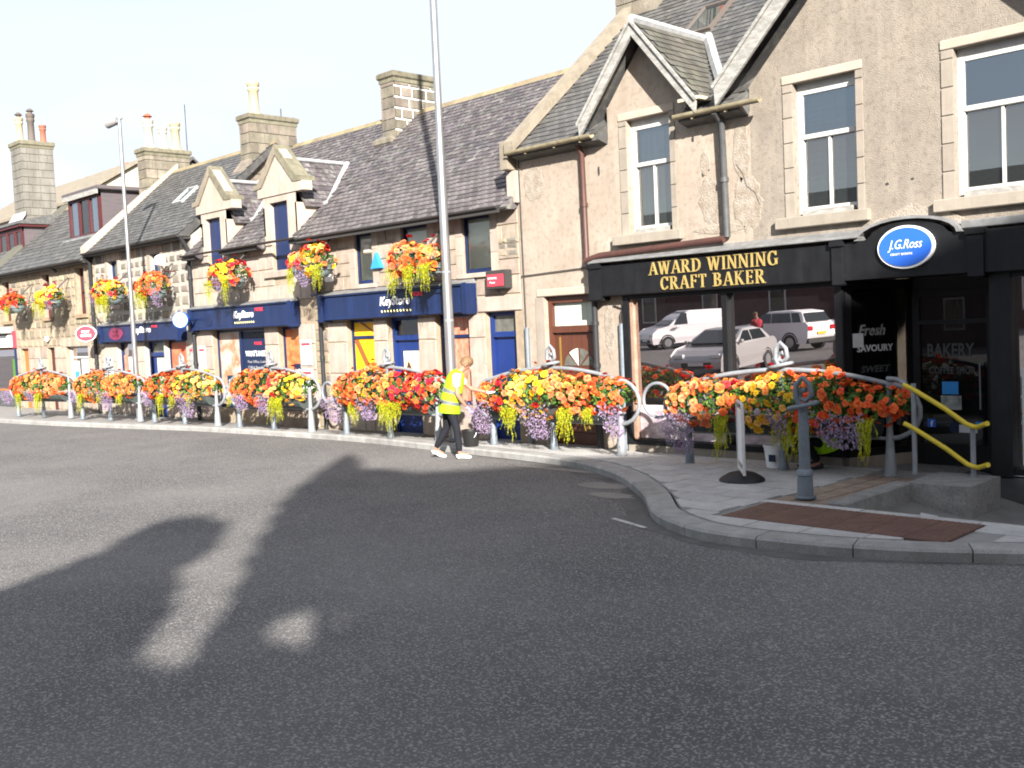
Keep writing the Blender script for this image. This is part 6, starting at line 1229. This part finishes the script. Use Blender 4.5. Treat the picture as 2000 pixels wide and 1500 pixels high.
secs = [((-.005, 0, .76), .185, .235, .12), ((.0, 0, .86), .18, .232, .15), ((.03, 0, 1.0), .168, .222, .3), ((.075, 0, 1.15), .165, .215, .42), ((.12, 0, 1.28), .16, .205, .5), ((.155, 0, 1.36), .135, .195, .55), ((.185, 0, 1.41), .10, .13, .6), ((.2, 0, 1.435), .075, .085, .6)]
m = MB(); rings(m, secs, 24); vest = mk(m, 'hi_vis_vest', 'hivis', PR)
def mids(z0, z1, k=1.018):
    o = []
    for z in (z0, z1):
        for i in range(len(secs)-1):
            a, b = secs[i], secs[i+1]
            if a[0][2] <= z <= b[0][2]: f = (z-a[0][2])/(b[0][2]-a[0][2]); o.append(((a[0][0]+(b[0][0]-a[0][0])*f, 0, z), (a[1]+(b[1]-a[1])*f)*k, (a[2]+(b[2]-a[2])*f)*k, a[3]+(b[3]-a[3])*f))
    return o
for z in (.90, 1.07): m = MB(); rings(m, mids(z, z+.055), 24); mk(m, 'reflective_band', 'grey_tape', vest)
for s in (-1, 1): m = MB(); rings(m, [], 4) if False else m.hexa([(-.112, s*.1-.025, 1.12), (-.112, s*.1+.025, 1.12), (.03, s*.1+.025, 1.385), (.03, s*.1-.025, 1.385), (-.085, s*.1-.025, 1.12), (-.085, s*.1+.025, 1.12), (.06, s*.1+.025, 1.385), (.06, s*.1-.025, 1.385)]); mk(m, 'reflective_band', 'grey_tape', vest)
PR.scale = (1.06, 1.06, 1.06)
squat = dict(pelvis=(-.12, 0, .34), waist=(-.02, 0, .47), chest=(.1, 0, .68), neck=(.2, 0, .84), head=(.29, 0, .94), face=(.85, 0, -.5), hip_r=(-.1, -.09, .34), knee_r=(.3, -.16, .46), ankle_r=(.06, -.14, .085), toe_r=(.22, -.16, .05), hip_l=(-.1, .09, .34), knee_l=(.3, .16, .48), ankle_l=(.06, .14, .085), toe_l=(.22, .16, .05),
  shoulder_r=(.12, -.2, .76), elbow_r=(.3, -.26, .56), wrist_r=(.5, -.2, .62), shoulder_l=(.12, .2, .76), elbow_l=(.3, .26, .56), wrist_l=(.5, .18, .62))
P2_ = person('second person in a hi-vis vest crouching behind the bakery planter', (-7.28, 13.22, pz(-7.3, 13.2)), R(-125), squat, 'striped_cotton', 'jeans', 'jacket_dark', gloves={'r': 'glove_purple', 'l': 'glove_purple'}, vest=True)
m = MB(); rings(m, [((-.14, 0, .26), .19, .22, .3), ((-.06, 0, .44), .18, .22, .45), ((.05, 0, .6), .17, .215, .5), ((.12, 0, .74), .14, .2, .55), ((.17, 0, .82), .09, .11, .6)], 22); mk(m, 'hi_vis_vest', 'hivis', P2_)
walk = dict(bend); walk.update(head=(.26, 0, 1.56), chest=(.07, 0, 1.29), neck=(.14, 0, 1.46), wrist_l=(.4, .18, .86), elbow_l=(.2, .26, 1.06), wrist_r=(.4, -.18, .86))
person('person in a red and black jacket standing by the parked cars', (-23.2, -10.2, ROAD), R(-150), walk, 'jacket_red', 'jacket_dark', 'jacket_dark')

# ================================================================== parked cars (seen mirrored in the bakery window)
def car(kind, paint, loc, rot, label):
    t = thing('parked_car' if kind != 'van' else 'parked_van', label, 'car' if kind != 'van' else 'van', loc, rot, 'vehicles parked across the square', local=True)
    if kind == 'hatch': L, Wd, low = 2.2, .88, [(-2.15, .35), (-2.2, .6), (-2.12, .92), (-1.9, 1.0), (1.0, .96), (1.75, .86), (2.08, .7), (2.2, .55), (2.17, .28)]; top = [(-1.95, .98), (-1.45, 1.36), (-.7, 1.47), (.1, 1.45), (.75, 1.18), (1.12, .95)]; wx = (-1.32, 1.33); wr = .32
    elif kind == 'suv': L, Wd, low = 2.2, .91, [(-2.1, .38), (-2.2, .62), (-2.2, 1.05), (-2.1, 1.12), (.95, 1.1), (1.75, 1.02), (2.1, .85), (2.2, .6), (2.15, .33)]; top = [(-2.08, 1.1), (-1.8, 1.6), (-1.2, 1.68), (.0, 1.66), (.62, 1.38), (1.08, 1.08)]; wx = (-1.3, 1.35); wr = .35
    else: L, Wd, low = 2.2, .91, [(-2.15, .35), (-2.2, .6), (-2.2, 1.15), (-2.15, 1.2), (1.2, 1.12), (1.85, 1.0), (2.15, .8), (2.2, .55), (2.15, .3)]; top = [(-2.17, 1.18), (-2.08, 1.72), (-1.7, 1.82), (.1, 1.82), (.75, 1.55), (1.32, 1.1)]; wx = (-1.35, 1.4); wr = .32
    mb = MB(); n = len(low); v = []
    for s in (-1, 1):
        for q, k in ((1, .93), (1, 1.0)): v += [(x, s*Wd*(k if .3 < z < .9 or k < 1 else .97), z) for x, z in low]
    # sides with a shoulder: outer ring = full width, joined over the top by a narrower ring
    A = v[n:2*n]; B = v[3*n:4*n]; mb = MB(); nar = [(x*.985, y*.9, z+.012) for x, y, z in A]; nar2 = [(x*.985, y*.9, z+.012) for x, y, z in B]
    allv = A+B+nar+nar2; f = [tuple(range(n)), tuple(range(2*n-1, n-1, -1))]
    for i in range(n):
        j = (i+1) % n; f.append((i, j, n+j, n+i))
    mb.add(A+B, f, 0, False)
    body = mk(mb, 'body', paint, t); bv = body.modifiers.new('b', 'BEVEL'); bv.width = .07; bv.segments = 3; bv.limit_method = 'ANGLE'; bv.angle_limit = R(40)
    mb = MB(); k = len(top); a = [(x, -Wd*(.93 if z < 1.2 else .76), z) for x, z in top]; b = [(x, -y, z) for x, y, z in a]; mb.add(a+b, [tuple(range(k-1, -1, -1)), tuple(range(k, 2*k))]+[(i, i+1, k+i+1, k+i) for i in range(k-1)]); cab = mk(mb, 'cabin', paint, t); bv = cab.modifiers.new('b', 'BEVEL'); bv.width = .05; bv.segments = 3
    zb = low[4][1]+.03; zt = max(z for x, z in top)-.1
    def side(x0, x1, x2, x3, s): y0, y1 = Wd*.95, Wd*.805; m = MB(); m.hexa([(x0, s*(y0+.0), zb), (x1, s*y0, zb), (x2, s*y1, zt), (x3, s*y1, zt), (x0, s*(y0-.03), zb), (x1, s*(y0-.03), zb), (x2, s*(y1-.03), zt), (x3, s*(y1-.03), zt)]); mk(m, 'side_window', 'car_glass', t)
    for s in (-1, 1):
        if kind == 'van': side(.25, 1.0, .55, .25, s)
        elif kind == 'hatch': side(-.25, .85, .2, -.2, s); side(-1.5, -.33, -.28, -1.15, s)
        else: side(-.2, .85, .25, -.15, s); side(-1.35, -.28, -.23, -1.2, s); side(-1.9, -1.43, -1.28, -1.65, s)
    (xa, za), (xb, zb2) = top[-1], top[-2]; m = MB(); m.hexa([(xa-.04, -Wd*.8, za+.06), (xa-.04, Wd*.8, za+.06), (top[-3][0]+.08, Wd*.68, top[-3][1]-.07), (top[-3][0]+.08, -Wd*.68, top[-3][1]-.07), (xa+.0, -Wd*.8, za+.10), (xa+.0, Wd*.8, za+.10), (top[-3][0]+.12, Wd*.68, top[-3][1]-.03), (top[-3][0]+.12, -Wd*.68, top[-3][1]-.03)]); mk(m, 'windscreen', 'car_glass', t)
    m = MB(); (xc, zc), (xd, zd) = top[0], top[1]; m.hexa([(xc+.0, -Wd*.76, zc+.08), (xc+.0, Wd*.76, zc+.08), (xd-.02, Wd*.7, zd-.06), (xd-.02, -Wd*.7, zd-.06), (xc-.03, -Wd*.76, zc+.1), (xc-.03, Wd*.76, zc+.1), (xd-.05, Wd*.7, zd-.04), (xd-.05, -Wd*.7, zd-.04)]); mk(m, 'rear_window', 'car_glass', t)
    for x in wx:
        for s in (-1, 1):
            m = MB(); m.tube([(x, s*(Wd-.2), wr), (x, s*(Wd+.015), wr)], [wr, wr], 20); w = mk(m, 'wheel', 'tyre', t); m = MB(); m.tube([(x, s*(Wd+.0), wr), (x, s*(Wd+.025), wr)], [wr*.66, wr*.6], 10); mk(m, 'rim', 'rim', w)
            m = MB(); m.tube([(x+(wr+.06)*math.cos(R(a)), s*(Wd-.01), wr+(wr+.06)*math.sin(R(a))) for a in range(0, 181, 20)], .035, 6); mk(m, 'wheel_arch', 'car_trim', t)
    for s in (-1, 1):
        m = MB(); m.box(2.02, 2.19, s*.62-.17, s*.62+.17, .62, .76, c=.03); mk(m, 'headlight', 'headlight', t); m = MB(); m.box(-2.225, -2.1, s*.68-.14, s*.68+.14, .82, 1.02 if kind != 'hatch' else .94, c=.03); mk(m, 'tail_light', 'tail_red', t)
        m = MB(); m.box(.78, .95, s*(Wd+.02)-.1*(s < 0), s*(Wd+.02)+.1*(s > 0), 1.0, 1.13, c=.03); mk(m, 'wing_mirror', paint, t)
    m = MB(); m.box(2.1, 2.225, -.5, .5, .34, .5, c=.02); mk(m, 'grille', 'car_trim', t); m = MB(); m.box(-2.235, -2.2, -.26, .26, .66, .77); mk(m, 'number_plate', 'plate_yellow', t); m = MB(); m.box(2.21, 2.23, -.26, .26, .4, .5); mk(m, 'number_plate', 'sign_white', t); m = MB(); m.box(-2.24, -2.05, -Wd*.9, Wd*.9, .3, .52, c=.03); mk(m, 'bumper', 'car_trim' if kind == 'suv' else paint, t)
    return t
car('hatch', 'car_silver', (-18.9, -1.2, ROAD), math.atan2(.99, .15), 'silver hatchback mirrored lowest in the bakery window'); car('van', 'car_white', (-30.4, -15.0, ROAD), math.atan2(.89, -.47), 'small white van mirrored at the left of the bakery window'); car('suv', 'car_white', (-23.2, -11.9, ROAD), math.atan2(-.2, -.98), 'white high car mirrored from behind in the bakery window')

# ================================================================== across the square, behind the camera
q = thing('opposite_building', 'dull brown building across the square mirrored in the bakery glass', 'building', (-30, -25, ROAD)); m = MB(); m.box(-52, -8, -33, -25, ROAD, 6.2); mk(m, 'wall', 'dull_brown', q); m = MB(); m.prismx([(-33.3, 6.15), (-29, 9), (-24.7, 6.15), (-24.7, 6.3), (-29, 9.2), (-33.3, 6.3)], -52.3, -7.7); mk(m, 'roof', 'slate_grey', q)
for i in range(9):
    x = -50+i*4.6
    for z in (.8, 3.7): m = MB(); m.box(x, x+1.1, -25.02, -24.95, z, z+1.7); w = mk(m, 'window', 'white_paint', q); m = MB(); m.box(x+.1, x+1.0, -24.96, -24.93, z+.1, z+1.6); mk(m, 'pane', 'dark_glass', w)
# unseen blocks and trees, added and shaped to cast the road shadow: sd = along the sunbeam on the ground, qd = across it
def sq(s, q): return (-.7926*s+.6097*q, .6097*s+.7926*q)
TE = .75/math.hypot(1.3, 1.0)
def block(s0, s1, q0, q1, z, label, gable=0, name='caster_block', wall='caster_stone'):
    P = [sq(s1, q0), sq(s1, q1), sq(s0, q1), sq(s0, q0)]; c = sq((s0+s1)/2, (q0+q1)/2); t = thing(name, label, 'building', (c[0], c[1], ROAD)); m = MB(); m.prismz(P[::-1], ROAD, z); mk(m, 'wall', wall, t)
    m = MB(); a = [Vector(p+(z,)) for p in P]; o = .0
    if gable:
        r0, r1 = (a[0]+a[1])/2, (a[3]+a[2])/2; r0.z += gable; r1.z += gable
        m.add([tuple(x) for x in (a[0], a[1], a[2], a[3], r0, r1)], [(1, 2, 5, 4), (3, 0, 4, 5), (0, 1, 4), (2, 3, 5), (3, 2, 1, 0)])
    else: m.prismz([sq(s1+.1, q0-.0), sq(s1+.1, q1+.1), sq(s0-.1, q1+.1), sq(s0-.1, q0-.0)][::-1], z, z+.25)
    mk(m, 'roof', 'slate_grey', t)
    for k in range(int((q1-q0)/2.2)):
        for zz in (1.2, 4.2):
            if zz+1.6 > z: continue
            qa = q0+.6+k*2.2; A, B = sq(s1+.03, qa), sq(s1+.03, qa+1.0); A2, B2 = sq(s1-.02, qa), sq(s1-.02, qa+1.0); m = MB(); m.hexa([A+(zz,), B+(zz,), B2+(zz,), A2+(zz,), A+(zz+1.7,), B+(zz+1.7,), B2+(zz+1.7,), A2+(zz+1.7,)]); w = mk(m, 'window', 'dark_glass', t)
    return t
S0 = -8.0
hh = lambda st: TE*(st-S0)+ROAD
block(S0-7, S0, .25, 6.3, hh(15.7), 'unseen stone block added behind the viewer to shade the square'); block(S0-7, S0, 6.35, 22, hh(18.6), 'taller unseen stone block added behind the viewer to shade the shopfront', name='caster_block_tall')
def tree(label, c, trunk_h, blobs, n, seed, ls=.11, hole=None):
    t = thing('caster_tree', label, 'tree', (c[0], c[1], ROAD)); r = random.Random(seed); m = MB(); m.tube([(c[0], c[1], ROAD), (c[0]+.05, c[1], trunk_h*.5), (c[0]-.05, c[1]+.05, trunk_h)], [.24, .19, .12], 10)
    for b in blobs[:5]: m.tube([(c[0], c[1], trunk_h*.7), ((c[0]+b[0])/2, (c[1]+b[1])/2, (trunk_h+b[2])/2), (b[0], b[1], b[2])], [.1, .07, .03], 6)
    mk(m, 'trunk', 'bark', t); m = MB(); tot = sum(b[3]*b[4] for b in blobs)
    for bx, by, bz, rx, rz in blobs:
        for k in range(int(n*rx*rz/tot)):
            d = Vector((r.gauss(0, 1), r.gauss(0, 1), r.gauss(0, 1))).normalized()*(r.random()**.45); P = Vector((bx+d.x*rx, by+d.y*rx, bz+d.z*rz))
            if hole:
                q = .6097*P.x+.7926*P.y; s = -.7926*P.x+.6097*P.y+(P.z-ROAD)/TE
                if hole(q, s): continue
            leaf(m, P, (r.uniform(-1, 1), r.uniform(-1, 1), r.uniform(-.3, 1)), ls*r.uniform(.7, 1.4), r, 1)
    mk(m, 'crown', 'tree_leaf', t, kind='stuff'); return t
def bl(qd, st, rx, rz, s=-5.0): x, y = sq(s, qd); return (x, y, TE*(st-s)+ROAD, rx, rz)
rag = lambda q: .09*math.sin(q*4)+.05*math.sin(q*13)
def hole1(q, s): return ((q+.72)/.36)**2+((s-8.05)/.62)**2 < 1 or (-1.98+.11*max(0, 10.5-s)+rag(s)*.5 < q < -1.45+rag(s*1.3)*.5 and s > 7.2) or (s > 15 and -1.7 < q < -1.45+.16*(s-15)+rag(s)*.3)  # leaves left out so the bright slit and light patch reach the road
tree('unseen round leafy tree left behind the viewer, crown shaped to its road shadow', sq(-5, -3.6), 3.2, [bl(-2.55, 11.9, .62, .7), bl(-2.9, 10.0, .6, .8), bl(-3.3, 7.9, 1.0, 1.0), bl(-4.6, 6.4, 1.6, 1.5), bl(-2.9, 8.2, 1.0, 1.4), bl(-3.3, 5.2, 1.6, 1.3), bl(-2.6, 4.6, 1.0, 1.0)], 36000, 3, hole=hole1)
tree('unseen dense tree right behind the viewer, leaf gap cut for a light patch', sq(-5, -.3), 2.6, [bl(-1.0, 17.2, .5, 1.2), bl(-.4, 14.0, 1.1, 1.3), bl(-.6, 10.8, 1.0, 1.3), bl(-.5, 7.6, 1.0, 1.4), bl(.1, 9.5, .9, 1.6), bl(.15, 8.0, .5, 1.0), bl(0, 7.0, .5, .8), bl(-.6, 4.8, 1.4, 1.2), bl(-1.2, 6.0, .5, 1.0), bl(-1.0, 12.6, .6, 1.2)], 48000, 4, hole=hole1)
tree('unseen broad low tree added behind the viewer to shade the near road', sq(-5, -2.4), 1.6, [bl(-5.2, 3.0, 1.9, 1.2), bl(-1.7, 4.6, 1.3, 1.1), bl(-1.7, 5.9, .7, .5), bl(-1.65, 4.9, .8, .8), bl(-1.6, 3.6, .9, .8), bl(-1.65, 6.4, .5, .4), bl(-1.6, 5.7, .55, .45), bl(-2.2, 2.2, 1.6, 1.2), bl(-.6, 2.0, 1.4, 1.1), bl(-3.6, 1.8, 1.6, 1.1)], 60000, 5, hole=hole1)
